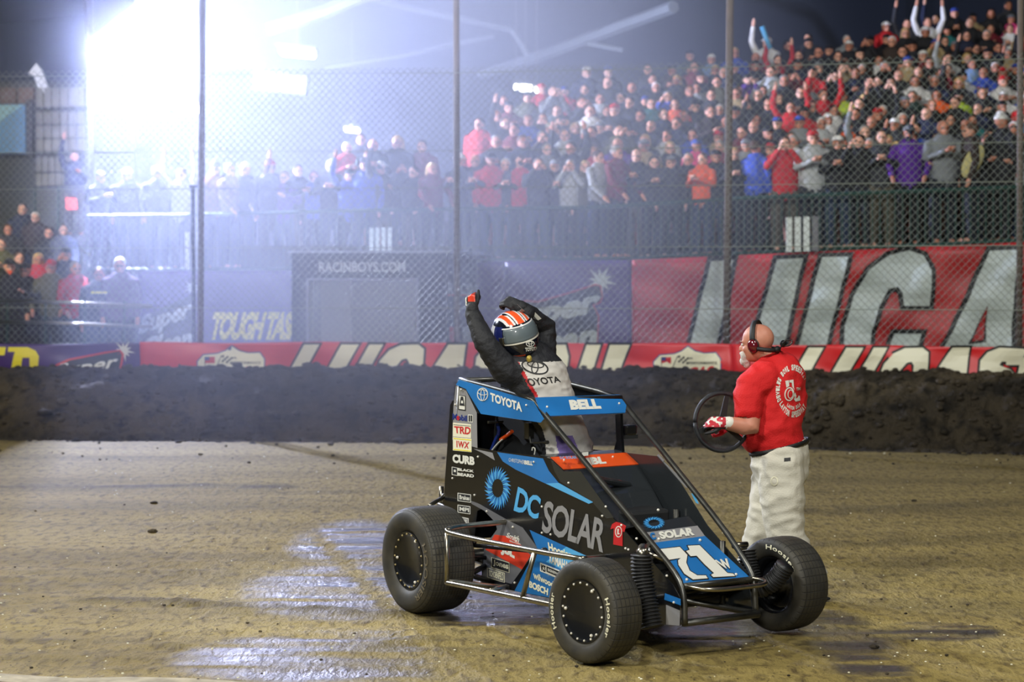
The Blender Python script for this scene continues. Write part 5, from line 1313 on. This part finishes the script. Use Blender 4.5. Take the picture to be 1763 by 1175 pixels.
mb = MB(); ringmb(mb, trs, 1333, 829, 6.5, 8, 1.6, 0); mb.build('hammer_loop', M['cream'], tr)
mb = MB(); rr = []
for i in range(28):
    a = 2*math.pi*i/28; c = RU(1341, 769); d = basis(mf) @ Vector((math.cos(a)*.202, math.sin(a)*.186, 0)); q = c+d; q.z += (q.x-c.x)*.24; rr += [q-CZ*.015, q+CZ*.015]
mb.add(rr, [(2*i, 2*i+1, (2*i+3) % 56, (2*i+2) % 56) for i in range(28)]); bl_ = mb.build('belt', M['ink'], None, smooth=True); keep(bl_, man); s_ = bl_.modifiers.new('s', 'SOLIDIFY'); s_.thickness = .006
for an, hdg in ((anl, Vector((-.8, .3, 0)).normalized()), (anr, mf)):
    mb = MB(); R = basis(hdg); f_ = lambda x, y, z: Vector((an.x, an.y, 0))+R @ Vector((x, y, z))
    limb(mb, [f_(0, -.07, .05), f_(0, .04, .05), f_(0, .16, .035)], [.046, .048, .036], flat=((0, 0, 1), .8)); limb(mb, [f_(0, -.03, .06), f_(0, -.02, .12)], [.05, .048])
    sh = finish(mb, 'shoe', [mat('brown_shoe', rgb(70, 45, 35), .6)], .008, 2, man, cut=None)
    mb = MB(); limb(mb, [f_(0, -.08, .014), f_(0, .17, .014)], [.05, .044], flat=((0, 0, 1), .3)); mb.build('sole', M['ink'], sh, smooth=True)
# headset
M['cup'] = mat('red_ear_cup', rgb(90, 14, 24), .15, coat=1.0)
hs_ = thing('headset', 'black radio headset with glossy dark red ear cups on the bald man', 'headset', Hp(0, 0, .1))
mb = MB(); ce = Hp(-.098, -.005, -.012); ce2 = Hp(.098, -.005, -.012)
for c, q in ((ce, -1), (ce2, 1)):
    mb = MB(); mb.ell(c, (.022, .036, .046), 18, 12, HB); o = mb.build('ear_cup', M['cup'], None, smooth=True); keep(o, hs_)
    mb = MB(); mb.ell(Hp(q*.086, -.005, -.012), (.010, .040, .050), 18, 12, HB); mb.build('ear_pad', M['ink'], o, smooth=True)
mb = MB(); pts = []
for i in range(17):
    a = math.pi*i/16; pts.append((math.cos(a)*.100, -.008, .01+math.sin(a)*.125))
vs = [];
for (x, y, z) in pts:
    vs += [Hp(x, y-.016, z), Hp(x, y+.016, z)]
mb.add(vs, [(2*i, 2*i+1, 2*i+3, 2*i+2) for i in range(16)]); o = mb.build('head_strap', M['ink'], None, smooth=True); keep(o, hs_); s_ = o.modifiers.new('s', 'SOLIDIFY'); s_.thickness = .008; s_.offset = 1
mb = MB(); mb.tube([Hp(-.098, -.03, -.03), Hp(-.09, -.09, -.045), Hp(-.04, -.125, -.05), Hp(.04, -.125, -.05), Hp(.09, -.09, -.045), Hp(.098, -.03, -.03)], .015, 8, smooth_path=2); mb.ell(Hp(-.03, -.135, -.045), (.035, .02, .022), 12, 8, HB); o = mb.build('neck_band', M['ink'], None, smooth=True); keep(o, hs_)
mb = MB(); mb.ell(Hp(0, -.165, -.015), (.02, .024, .024), 12, 8, HB); mb.tube([Hp(-.02, -.15, -.04), Hp(-.03, -.19, .01), Hp(-.02, -.235, 0), Hp(-.03, -.215, -.03), Hp(-.02, -.18, -.03)], .005, 6, smooth_path=2); o = mb.build('microphone_boom', M['black'], None, smooth=True); keep(o, hs_)
# steering wheel
sc = RU(1243, 727, -.17); sn = Vector((.30, -.95, .08)).normalized()
swt = thing('steering_wheel', 'black three-spoke steering wheel carried in the gloved hand of the man in red', 'steering wheel', sc)
SB = basis(sn); mb = MB(); pts = [sc+SB @ Vector((math.cos(2*math.pi*i/40)*.186, 0, math.sin(2*math.pi*i/40)*.186)) for i in range(41)]
M['grip'] = mat('black_grip', rgb(22, 26, 32), .45, bump=.4, bscale=200)
mb.tube(pts, .0145, 10); o = mb.build('rim', M['grip'], None, smooth=True); keep(o, swt)
for a in (103, 222, -20):
    mb = MB(); a = math.radians(a); d = SB @ Vector((math.cos(a), 0, math.sin(a))); t = SB @ Vector((-math.sin(a), 0, math.cos(a)))
    mb.poly([sc+d*.02-t*.024, sc+d*.02+t*.024, sc+d*.178+t*.015, sc+d*.178-t*.015], sn, .006); o = mb.build('spoke', M['ink'], None); keep(o, swt)
mb = MB(); mb.tube([sc-sn*.02, sc+sn*.02], .035, 20); o = mb.build('hub', M['ink'], None); keep(o, swt)
# ================================================================== SPECTATORS
rnd = random.Random(21)
M['oskin'] = mat('crowd_skin', (1, 1, 1), .6, objcol=True); M['ocloth'] = mat('crowd_cloth', (1, 1, 1), .85, noise_amt=.25, scale=7, objcol=True); M['ohair'] = mat('crowd_hair', (1, 1, 1), .7, objcol=True)
HB0 = basis((0, -1, 0))
def crowd_proto(pose):
    """standing figure, feet at the origin, facing -y; returns the four shared meshes"""
    X = Vector; sh = .19
    A = {'down': ((.24, .02, 1.17), (.23, -.06, .92)), 'clap': ((.25, -.06, 1.18), (.05, -.28, 1.28)), 'phone': ((.24, -.14, 1.25), (.07, -.24, 1.52)),
         'up': ((.30, -.06, 1.66), (.26, -.12, 1.92)), 'one': ((.27, -.08, 1.66), (.22, -.12, 1.94)), 'rail': ((.27, -.12, 1.17), (.22, -.30, .98))}
    def arms(mb, r, to_wrist=1.0, hands=True):
        for q in (-1, 1):
            e, w_ = A[pose]
            if pose == 'one' and q > 0: e, w_ = A['clap']
            e = X((e[0]*q, e[1], e[2])); w_ = X((w_[0]*q, w_[1], w_[2])); w2 = e.lerp(w_, to_wrist)
            limb(mb, [X((.10*q, 0, 1.40)), X((sh*q, 0, 1.39)), e, w2], [r*1.5, r*1.35, r, r*.8], n=10)
            if hands:
                d = (w_-e).normalized(); limb(mb, [w_, w_+d*.05, w_+d*.13], [.028, .040, .025], n=8)
    mb = MB(); head(mb, (0, 0, 1.60), HB0, 1.0); limb(mb, [(0, 0, 1.5), (0, .01, 1.38)], [.05, .07], n=10)
    limb(mb, [(0, 0, 1.36), (0, 0, 1.15), (0, 0, .95)], [.15, .14, .14], flat=((0, 1, 0), .65), n=12); arms(mb, .036)
    for q in (-1, 1):
        limb(mb, [(.09*q, 0, .9), (.10*q, -.01, .5), (.10*q, .02, .10)], [.085, .06, .045], n=10); limb(mb, [(.10*q, .03, .05), (.10*q, -.10, .04)], [.045, .04], n=8)
    b = finish(mb, 'body', [M['oskin'], M['ink']], .018, 1)
    for p in b.data.polygons:
        c = p.center
        if p.normal.y < -.3 and abs(abs(c.x)-.030) < .017 and 1.588 < c.z < 1.612: p.material_index = 1
    mb = MB(); limb(mb, [(0, 0, 1.36), (0, 0, 1.15), (0, 0, .90)], [.185, .185, .185], flat=((0, 1, 0), .68), n=14); mb.ell((0, 0, 1.38), (.215, .11, .09), 14, 10); arms(mb, .050, .90, False)
    s_ = finish(mb, 'jacket', M['ocloth'], .018, 2, wrinkle=.008, wscale=9, seed=len(pose))
    mb = MB(); limb(mb, [(0, 0, .98), (0, 0, .88)], [.165, .17], flat=((0, 1, 0), .75), n=12)
    for q in (-1, 1): limb(mb, [(.09*q, 0, .88), (.11*q, -.01, .5), (.11*q, .02, .09)], [.11, .085, .075], n=10)
    t_ = finish(mb, 'trousers', M['ocloth'], .022, 1)
    out = (b.data, s_.data, t_.data)
    for o in (b, s_, t_): bpy.data.objects.remove(o)
    return out
PR = {p: crowd_proto(p) for p in ('down', 'clap', 'phone', 'up', 'one', 'rail')}
def hair_mesh(kind):
    mb = MB(); c = (0, .012, 1.635)
    if kind == 'short': mb.ell((0, .022, 1.640), (.083, .100, .088), 14, 10); cut = lambda v: v.z < 1.60 and v.y < .03 or (v.y < -.055 and v.z < 1.665)
    elif kind == 'long': mb.ell((0, .025, 1.642), (.088, .104, .090), 14, 10); limb(mb, [(0, .05, 1.62), (0, .075, 1.50), (0, .09, 1.40)], [.095, .095, .07], flat=((0, 1, 0), .6), n=12); cut = lambda v: v.z < 1.62 and v.y < .0 or (v.y < -.055 and v.z < 1.665)
    else: mb.ell((0, .010, 1.655), (.088, .104, .080), 14, 10); mb.box((0, -.125, 1.655), (.13, .10, .014)); cut = lambda v: v.z < 1.642
    o = finish(mb, 'hair', M['ohair'], .014, 1, cut=cut); m = o.data; bpy.data.objects.remove(o); return m
HM = {k: hair_mesh(k) for k in ('short', 'long', 'cap')}
COLS = {'black': (22, 23, 27), 'charcoal': (44, 46, 52), 'navy': (28, 36, 62), 'dark green': (32, 52, 42), 'dark brown': (54, 42, 36), 'grey': (128, 132, 134), 'light grey': (172, 176, 176), 'red': (190, 28, 32), 'maroon': (112, 26, 38), 'blue': (52, 80, 180), 'light blue': (120, 150, 190), 'white': (222, 222, 220), 'orange': (230, 96, 36), 'purple': (86, 36, 140), 'tan': (168, 148, 108), 'olive': (86, 84, 52), 'pink': (220, 70, 130), 'yellow-green': (176, 200, 60), 'teal': (40, 110, 110)}
CW = ['black']*34+['charcoal']*22+['navy']*12+['dark green']*4+['dark brown']*4+['grey']*6+['light grey']*4+['red']*6+['maroon']*3+['blue']*3+['light blue']*2+['white']*5+['orange']*2+['purple']+['tan']*2+['olive']*2+['pink']+['yellow-green']+['teal']
HAIR = {'dark hair': ('short', (30, 24, 20)), 'brown hair': ('short', (74, 52, 36)), 'grey hair': ('short', (150, 148, 142)), 'white hair': ('short', (214, 212, 206)), 'long blonde hair': ('long', (190, 158, 98)), 'long dark hair': ('long', (34, 26, 22)), 'bald head': (None, None), 'white cap': ('cap', (226, 224, 216)), 'black cap': ('cap', (18, 18, 22)), 'red cap': ('cap', (180, 28, 30)), 'grey cap': ('cap', (120, 124, 128)), 'yellow-green cap': ('cap', (190, 214, 50)), 'blue cap': ('cap', (46, 70, 150))}
HWt = ['dark hair']*8+['brown hair']*7+['grey hair']*4+['white hair']*2+['long blonde hair']*3+['long dark hair']*3+['bald head']*3+['white cap']*4+['black cap']*6+['red cap']*2+['grey cap']*2+['blue cap']
PT = {'down': 'standing', 'clap': 'clapping', 'phone': 'holding up a phone', 'up': 'both arms raised', 'one': 'one arm raised', 'rail': 'hands forward'}
PW = ['down']*10+['clap']*10+['phone']*4+['up']+['one']*1+['rail']*2
SK = [(206, 148, 122), (214, 158, 132), (190, 128, 102), (222, 170, 146), (176, 116, 90)]
PCOL = [(30, 34, 44), (48, 62, 88), (70, 86, 110), (24, 24, 26), (90, 84, 70)]
ORD = ['front', 'second', 'third', 'fourth', 'fifth', 'sixth', 'seventh', 'eighth', 'ninth', 'tenth', 'eleventh', 'twelfth', 'thirteenth', 'fourteenth', 'fifteenth', 'sixteenth', 'seventeenth', 'eighteenth']
def where(px):
    for lim, t in ((345, 'left of the hazy post'), (560, 'right of the hazy post'), (700, 'above the booth window'), (785, 'just left of the middle post'), (900, 'just right of the middle post'), (1090, 'between the two middle posts'), (1250, 'just left of the brown post'), (1400, 'just right of the brown post'), (1560, 'above the big white C'), (1700, 'above the big white A')):
        if px < lim: return t
    return 'at the far right'
seen = set()
def attrs(row, px):
    for _ in range(400):
        a = (rnd.choice(CW), rnd.choice(HWt), rnd.choice(PW)); lb = 'spectator in %s, %s, %s, %s row %s' % (a[0], a[1], PT[a[2]], ORD[row], where(px))
        if lb not in seen and len(lb.split()) <= 17: break
    seen.add(lb); return a, lb
def lab_trim(lb):
    w_ = lb.split(); return ' '.join(w_[:16])
def person(loc, col, hair, pose, label, group, scale=1.0, turn=0.0, parts=4, pants=None):
    r = bpy.data.objects.new('person', None); COL.objects.link(r); r.location = loc; r.rotation_euler.z = turn; r.scale = (scale*rnd.uniform(.97, 1.12), scale*rnd.uniform(.97, 1.1), scale)
    r.empty_display_size = .1
    r['label'] = label; r['category'] = 'person'; r['group'] = group
    b, s_, t_ = PR[pose]
    for nm, me, c in (('body', b, rnd.choice(SK)), ('jacket', s_, COLS[col] if isinstance(col, str) else col), ('trousers', t_, pants or rnd.choice(PCOL))):
        if nm == 'trousers' and parts < 4: continue
        o = bpy.data.objects.new(nm, me); COL.objects.link(o); o.parent = r; o.color = (*rgb(*c), 1)
    k, hc_ = HAIR[hair]
    if k:
        o = bpy.data.objects.new('cap' if k == 'cap' else 'hair', HM[k]); COL.objects.link(o); o.parent = r; o.color = (*rgb(*hc_), 1)
    return r
def dzp(px): return 2.1+(480-topu(px))/(KR*sf(px))+.02
def face(loc, aim=(-.5, 11)): return math.atan2(aim[1]-loc[1], aim[0]-loc[0])+math.pi/2
# ---- front row, those one can tell apart
FR = [(1300, 'blue', 'brown hair', 'down', 'spectator in bright blue jacket turned half away at the rail, right of the brown post', 2.6, 1.0),
 (1350, 'red', 'brown hair', 'phone', 'spectator in red hooded top with hands at the mouth, front row beside blue jacket', 0, 1.02),
 (1398, 'light grey', 'red cap', 'clap', 'big spectator in light grey hooded sweatshirt and red cap clapping at the rail', .2, 1.06),
 (1441, 'black', 'white cap', 'clap', 'spectator in black with a white cap right of the grey hooded sweatshirt', 0, 1.0),
 (1478, 'black', 'dark hair', 'phone', 'spectator in black jacket, front row, second to the right of the grey sweatshirt', -.3, 1.0),
 (1516, 'charcoal', 'brown hair', 'clap', 'spectator in charcoal jacket clapping, front row, left of the purple sweatshirt', 0, 1.03),
 (1563, 'purple', 'grey cap', 'rail', 'spectator in purple sweatshirt and pale cap with both hands on the rail', 0, 1.05),
 (1622, 'grey', 'bald head', 'clap', 'bald spectator in grey hooded jacket clapping beside the purple sweatshirt', .3, 1.08),
 (1668, 'dark brown', 'brown hair', 'down', 'spectator in dark brown seen side-on, holding a straw hat at the rail', -1.3, 1.04),
 (1722, 'black', 'white cap', 'down', 'broad spectator in black jacket and white cap turned away, far right of the rail', 2.4, 1.1),
 (1062, 'maroon', 'grey hair', 'rail', 'older spectator with grey hair in maroon jacket leaning on the rail', .9, 1.02),
 (1030, 'light grey', 'brown hair', 'rail', 'spectator in pale grey coat leaning over the rail beside the maroon jacket', .9, .98),
 (745, 'maroon', 'long blonde hair', 'rail', 'spectator in hazy red sweatshirt and long blonde hair just left of the middle post', .5, .92),
 (397, 'tan', 'grey hair', 'rail', 'spectator in pale tan coat blurred by the haze at the left of the rail', .7, .98)]
G1 = 'spectators in the grandstand'
n_ind = 0
for px, col, hair, pose, lb, tn, sc_ in FR:
    y = FPX/(KR*sf(px))+.30; x = (px-881.5)*y/FPX; person((x, y, dzp(px)), col, hair, pose, lb, G1, sc_, face((x, y))*.6+tn); n_ind += 1
    seen.add(lb)
taken = [f[0] for f in FR]
px = 175
while px < 1790:
    if min(abs(px-t) for t in taken) > 21:
        y = FPX/(KR*sf(px))+.32+rnd.uniform(0, .25); x = (px-881.5)*y/FPX; (c, h, p), lb = attrs(0, px)
        person((x, y, dzp(px)-.02), c, h, p, lab_trim(lb), G1, rnd.uniform(.90, 1.02), face((x, y))*.6+rnd.uniform(-.5, .5)); n_ind += 1
    px += rnd.uniform(23, 32) if px > 430 else rnd.uniform(40, 60)
# ---- rows behind
special = {(1360, 160): ('red', 'dark hair', 'up'), (1412, 165): ('red', 'dark hair', 'up'), (1335, 75): ('white', 'white cap', 'one'), (1505, 90): ('white', 'brown hair', 'down'), (1600, 205): ('navy', 'bald head', 'down'), (820, 175): ('red', 'dark hair', 'down'), (462, 252): ('red', 'red cap', 'phone'), (508, 262): ('red', 'white hair', 'clap'), (1170, 175): ('orange', 'brown hair', 'clap'), (1135, 165): ('blue', 'grey hair', 'phone'), (1180, 235): ('blue', 'brown hair', 'down'), (1445, 115): ('tan', 'brown hair', 'phone'), (1430, 205): ('white', 'white cap', 'down'), (1735, 130): ('white', 'red cap', 'clap'), (1215, 105): ('light blue', 'white cap', 'down'), (1275, 85): ('blue', 'long blonde hair', 'down')}
cand = []
for k in range(1, 18):
    y0 = rowY(k); x = (400-881.5)*y0/FPX+(k % 2)*.2
    while x < (1800-881.5)*y0/FPX:
        y = y0+rnd.uniform(-.12, .12); z = rowZ(k); sc_ = rnd.uniform(.92, 1.04); hx = 881.5+x*FPX/y; hy = 480-(z+1.70*sc_-2.1)*FPX/y
        dens = .30 if hx < 560 else (.55 if hx < 820 else .95)
        if hy > ztop(hx)+rnd.uniform(-4, 6) and hy > -6 and rnd.random() < dens: cand.append((k, x, y, z, sc_, hx, hy))
        x += rnd.uniform(.36, .45)
use = {}
for q, a in special.items():
    i = min(range(len(cand)), key=lambda j: (cand[j][5]-q[0])**2+(cand[j][6]-q[1])**2); use[i] = a
rest = []
order = sorted(range(len(cand)), key=lambda j: cand[j][0])
LIM = 300-14
for j in order:
    k, x, y, z, sc_, hx, hy = cand[j]
    tn = face((x, y))*.7+rnd.uniform(-.45, .45)
    if n_ind < LIM:
        (c, h, p), lb = attrs(k, hx)
        if j in use:
            c, h, p = use[j]; lb = 'spectator in %s, %s, %s, %s row %s' % (c, h, PT[p], ORD[k], where(hx))
            while lb in seen: lb = lb.replace('spectator', 'cheering spectator') if 'cheering' not in lb else lb+' again'
            seen.add(lb)
        person((x, y, z), c, h, p, lab_trim(lb), G1, sc_, tn, parts=3); n_ind += 1
    else: rest.append((x, y, z, sc_, tn)+(use[j] if j in use else (rnd.choice(CW), rnd.choice(HWt), rnd.choice(PW))))
# ---- the topmost rows: too many to count, one object
vs, fs, cols = [], [], []
for (x, y, z, sc_, tn, c, h, p) in rest:
    R = Matrix.Translation((x, y, z)) @ Matrix.Rotation(tn, 4, 'Z') @ Matrix.Scale(sc_, 4)
    b, s_, t_ = PR[p]; it = [(b, rnd.choice(SK)), (s_, COLS[c])]
    if HAIR[h][0]: it.append((HM[HAIR[h][0]], HAIR[h][1]))
    for me, cc in it:
        n0 = len(vs); vs += [R @ v.co for v in me.vertices]; fs += [tuple(i+n0 for i in q.vertices) for q in me.polygons]; cols += [(*rgb(*cc), 1)]*len(me.vertices)
if rest:
    m, nt, b = _nt('crowd_far'); at = nt.nodes.new('ShaderNodeAttribute'); at.attribute_name = 'tint'; nt.links.new(at.outputs['Color'], b.inputs['Base Color']); b.inputs['Roughness'].default_value = .8
    o = obj('crowd', vs, fs, m, smooth=True); a = o.data.attributes.new('tint', 'FLOAT_COLOR', 'POINT'); a.data.foreach_set('color', [q for c in cols for q in c])
    tag(o, 'packed spectators in the topmost rows of the grandstand', 'crowd', kind='stuff')
print('individuals', n_ind, 'rest', len(rest))
# things held or worn in the stand
y = FPX/(KR*sf(1660))+.1
mb = MB(); R = Matrix.Rotation(math.radians(28), 3, 'Y'); mb.ell((0, 0, 0), (.13, .04, .27), 20, 12, R); tag(mb.build('straw_hat', mat('straw', rgb(190, 180, 120), .8, bump=.5, bscale=60), smooth=True), 'straw hat held out by the spectator near the right end of the rail', 'hat').location = U(1675, 278, y)
mb = MB(); mb.tube([(0, 0, 0), (-.16, 0, .42)], .05, 10); tag(mb.build('noisemaker', mat('cyan_stick', rgb(90, 170, 215), .5), smooth=True), 'light blue inflatable stick raised high in the crowd, right of the brown post', 'noisemaker').location = U(1326, 84, 38.0)
# ---- lower stand at the left
G2 = 'spectators in the lower left stand'
kq = .80
LL = [(17, 447, 'black', 'black cap', 'down', 'spectator in black jacket with orange collar at the far left of the lower stand', .82), (44, 456, 'black', 'black cap', 'clap', 'spectator in black and black cap, front of the lower left stand', .81), (67, 438, 'red', 'long blonde hair', 'down', 'blonde spectator in red shirt in the lower left stand', .79), (88, 450, 'olive', 'red cap', 'rail', 'spectator in olive jacket and red cap in the lower left stand', .81), (114, 430, 'black', 'black cap', 'phone', 'spectator in black with hand at the face behind the red shirt, lower left', .78), (131, 452, 'red', 'grey hair', 'rail', 'grey-haired stout spectator in red shirt at the lower left rail', .82), (171, 462, 'black', 'dark hair', 'down', 'spectator in black T-shirt with yellow stripe leaning on the lower left rail', .90), (207, 440, 'purple mauve', 'white hair', 'down', 'white-haired spectator in mauve sweater at the edge of the haze', .90), (110, 388, 'plaid', 'dark hair', 'down', 'spectator in blue-grey shirt, upper right of the lower left stand', .75), (85, 393, 'black', 'dark hair', 'down', 'spectator in black left of the blue-grey shirt', .75), (62, 367, 'dark brown', 'white hair', 'down', 'white-haired spectator in dark brown, top of the lower left stand', .74), (40, 352, 'navy', 'dark hair', 'down', 'spectator in navy, topmost in the lower left stand', .73), (15, 388, 'charcoal', 'brown hair', 'down', 'spectator in charcoal, upper left by the picture edge', .75), (34, 436, 'black', 'brown hair', 'down', 'spectator in black, brown hair, second row of the lower left stand', .78), (2, 410, 'olive', 'brown hair', 'clap', 'spectator in olive clapping at the left edge', .78), (130, 262, 'navy', 'dark hair', 'one', 'person in navy climbing beside the padded wall under the flood lamp', .70)]
EX = {'purple mauve': (92, 70, 98), 'plaid': (84, 92, 116)}
for px, hy, c, h, p, lb, k in LL:
    s_ = k*sf(px); y = FPX/s_; zh = 2.1+(480-hy)/s_; z = .45 if k > .8 else (.85 if k > .77 else (1.37 if k > .745 else (1.68 if k > .72 else 2.95))); person(((px-881.5)/s_, y, z), EX.get(c, c), h, p, lb, G2, max(.85, min(1.15, (zh-z)/1.7)), rnd.uniform(-.3, .3)+.2)
def child_at(pts, m, nm, lbl):
    r = next(o for o in COL.objects if o.parent is None and o.get('label') == lbl); bpy.context.view_layer.update()
    mb = MB(); mb.poly(pts, (0, -1, 0), .006); o = mb.build(nm, m); o.parent = r; o.matrix_parent_inverse = r.matrix_world.inverted()
ys = FPX/(.90*sf(171))-.17
child_at([U(157, 502, ys), U(184, 502, ys), U(184, 506, ys), U(157, 506, ys)], M['yellow'], 'shirt_stripe', LL[6][5])
ys = FPX/(.82*sf(17))-.15
child_at([U(12, 466, ys), U(22, 466, ys), U(17, 475, ys)], M['orange'], 'collar', LL[0][5])
lr = thing('platform_railing', 'pale metal double railing of the lower left stand', 'railing')
for yy in (520, 556):
    m2 = MB(); m2.tube([W(-60, yy-2, .93), W(90, yy, .93), W(262, yy+7, .93)], .026, 8); m2.build('rail', M['chrome'], lr, smooth=True)
for xx in (12, 78, 146, 214):
    m2 = MB(); m2.tube([W(xx, 620, .93), W(xx, 518, .93)], .022, 6); m2.build('post', M['rail'], lr)
# tiers under them
for i, (ka, zz, x0, x1) in enumerate(((.825, .45, -200, 300), (.795, .85, -200, 150), (.758, 1.37, -200, 130), (.738, 1.68, -200, 100), (.735, 2.93, 55, 172), (.915, .45, 150, 262))):
    y = FPX/(ka*124); a = (x0-881.5)*y/FPX; b = (x1-881.5)*y/FPX
    mb = MB(); mb.box(((a+b)/2, y+(.45 if zz < 2 else 1.6), (zz)/2), (b-a, 1.2 if zz < 2 else 3.4, zz)); o = mb.build('floor_tier', M['deck']); o['kind'] = 'structure'
# stairs rail, padded wall, sign, cage, flag
m2 = MB(); m2.tube([W(138, 430, .8), W(190, 457, .8)], .022, 6); m2.tube([W(138, 448, .8), W(165, 465, .8)], .014, 6); m2.tube([W(140, 431, .8), Wz(140, .3, .8)], .016, 6); m2.tube([W(188, 456, .8), Wz(188, .3, .8)], .016, 6); tag(m2.build('stair_handrail', M['chrome'], smooth=True), 'short sloping bright handrail above the spectators lower left', 'handrail')
YW = 45.0
def WP(px, py, dy=0): return U(px, py, YW-dy)
M['pad'] = mat('padded_wall', rgb(132, 128, 108), .85, noise_amt=.45, scale=1.2); M['pad2'] = mat('brown_wall', rgb(112, 92, 74), .85, noise_amt=.2, scale=1)
mb = MB(); a, b = WP(-200, 140), WP(148, 760); mb.box(((a.x+b.x)/2, YW+.3, (a.z+b.z)/2), (b.x-a.x, .4, a.z-b.z)); o = mb.build('wall_left', mat('left_wall', rgb(62, 64, 48), .9, noise_amt=.3, scale=.6)); o['kind'] = 'structure'
mb = MB(); mb.box((b.x+.1, YW+2.6, 4.5), (.2, 5, 9.6)); o = mb.build('wall_left_side', mat('corner_wall', rgb(70, 70, 84), .9)); o['kind'] = 'structure'
for (x0, y0, x1, y1, lb, mm) in ((62, 150, 147, 186, 'upper row of grey pads on the wall under the flood lamp', 'pad'), (62, 192, 147, 262, 'lower large field of grey pads on the wall', 'pad'), (62, 270, 130, 325, 'third field of grey pads, lowest and darkest', 'pad'), (-120, 150, 60, 180, 'brown boarded band above the blue sign', 'pad2')):
    q = thing('wall_pad', lb, 'wall pad', WP((x0+x1)/2, (y0+y1)/2, .12)); n = 6; hgt = (y1-y0)
    rws = max(1, round(hgt/26)); s_ = FPX/YW
    for i in range(n):
        for j in range(rws):
            mb = MB(); wd = (x1-x0)/n/s_; hh = hgt/rws/s_; mb.box(((-(x1-x0)/2)/s_+wd*(i+.5), 0, (hgt/2)/s_-hh*(j+.5)), (wd*.93, .14, hh*.93)); o = mb.build('pad', M[mm], q); bevel(o, .03)
mb = MB(); a, b = WP(-200, 180, .3), WP(45, 265, .3); mb.box(((a.x+b.x)/2, a.y, (a.z+b.z)/2), (b.x-a.x, .1, a.z-b.z)); sg = mb.build('blue_sign', mat('sign_blue', rgb(62, 122, 168), .5, noise_amt=.1, scale=.8)); tag(sg, 'light blue billboard at the left edge of the picture', 'billboard')
mb = MB(); mb.poly([WP(-200, 181, .37), WP(40, 181, .37), WP(-30, 230, .37), WP(-200, 230, .37)], (0, -1, 0), .01); mb.build('pale_corner', mat('sign_pale', rgb(120, 168, 180), .5), sg)
mb = MB(); mb.box(WP(52, 222, .2), (.14, .2, 1.3)); tag(mb.build('sign_post', M['ink']), 'dark upright beside the blue billboard', 'post')
mb = MB(); s_ = FPX/40; p = U(70, 142, 44.9); s_ = FPX/44.9; mb.poly([p+Vector((x/s_, 0, -y/s_)) for x, y in ((-14, -22), (-6, -32), (4, -20), (18, 22), (10, 22), (-4, 8), (-10, -10), (-20, -14))], (0, -1, 0), .08)
tag(mb.build('hanging_cloth', mat('white_cloth', rgb(200, 200, 195), .8)), 'crumpled white cloth hanging above the padded wall', 'cloth')
cg = thing('metal_cage', 'pale metal mesh cage below the padded wall at the edge of the haze', 'cage')
for xx in (60, 100, 142, 168): m2 = MB(); m2.tube([U(xx, 400, 38), U(xx, 322, 38)], .022, 6); m2.build('post', M['rail'] if xx < 140 else M['steel'], cg)
for yy in (322, 400): m2 = MB(); m2.tube([U(60, yy, 38), U(168, yy-2, 38)], .022, 6); m2.build('cross_rail', M['steel'], cg)
m2 = MB(); [m2.tube([U(60+i*6, 400, 38), U(60+i*6, 322, 38)], .005, 4) for i in range(18)]; [m2.tube([U(60, 322+i*7, 38), U(168, 322+i*7, 38)], .005, 4) for i in range(11)]; m2.build('grid', M['steel'], cg)
mb = MB(); s_ = FPX/37.6; p = U(123, 351, 37.96); mb.poly([p+Vector((x/s_, 0, -y/s_)) for x, y in ((-10, -11), (9, -10), (11, 10), (-9, 11))], (0, -1, 0), .02); tag(mb.build('red_flag', mat('flag_red', rgb(214, 60, 40), .7)), 'small red-orange flag tied to the cage above the lower left stand', 'flag')
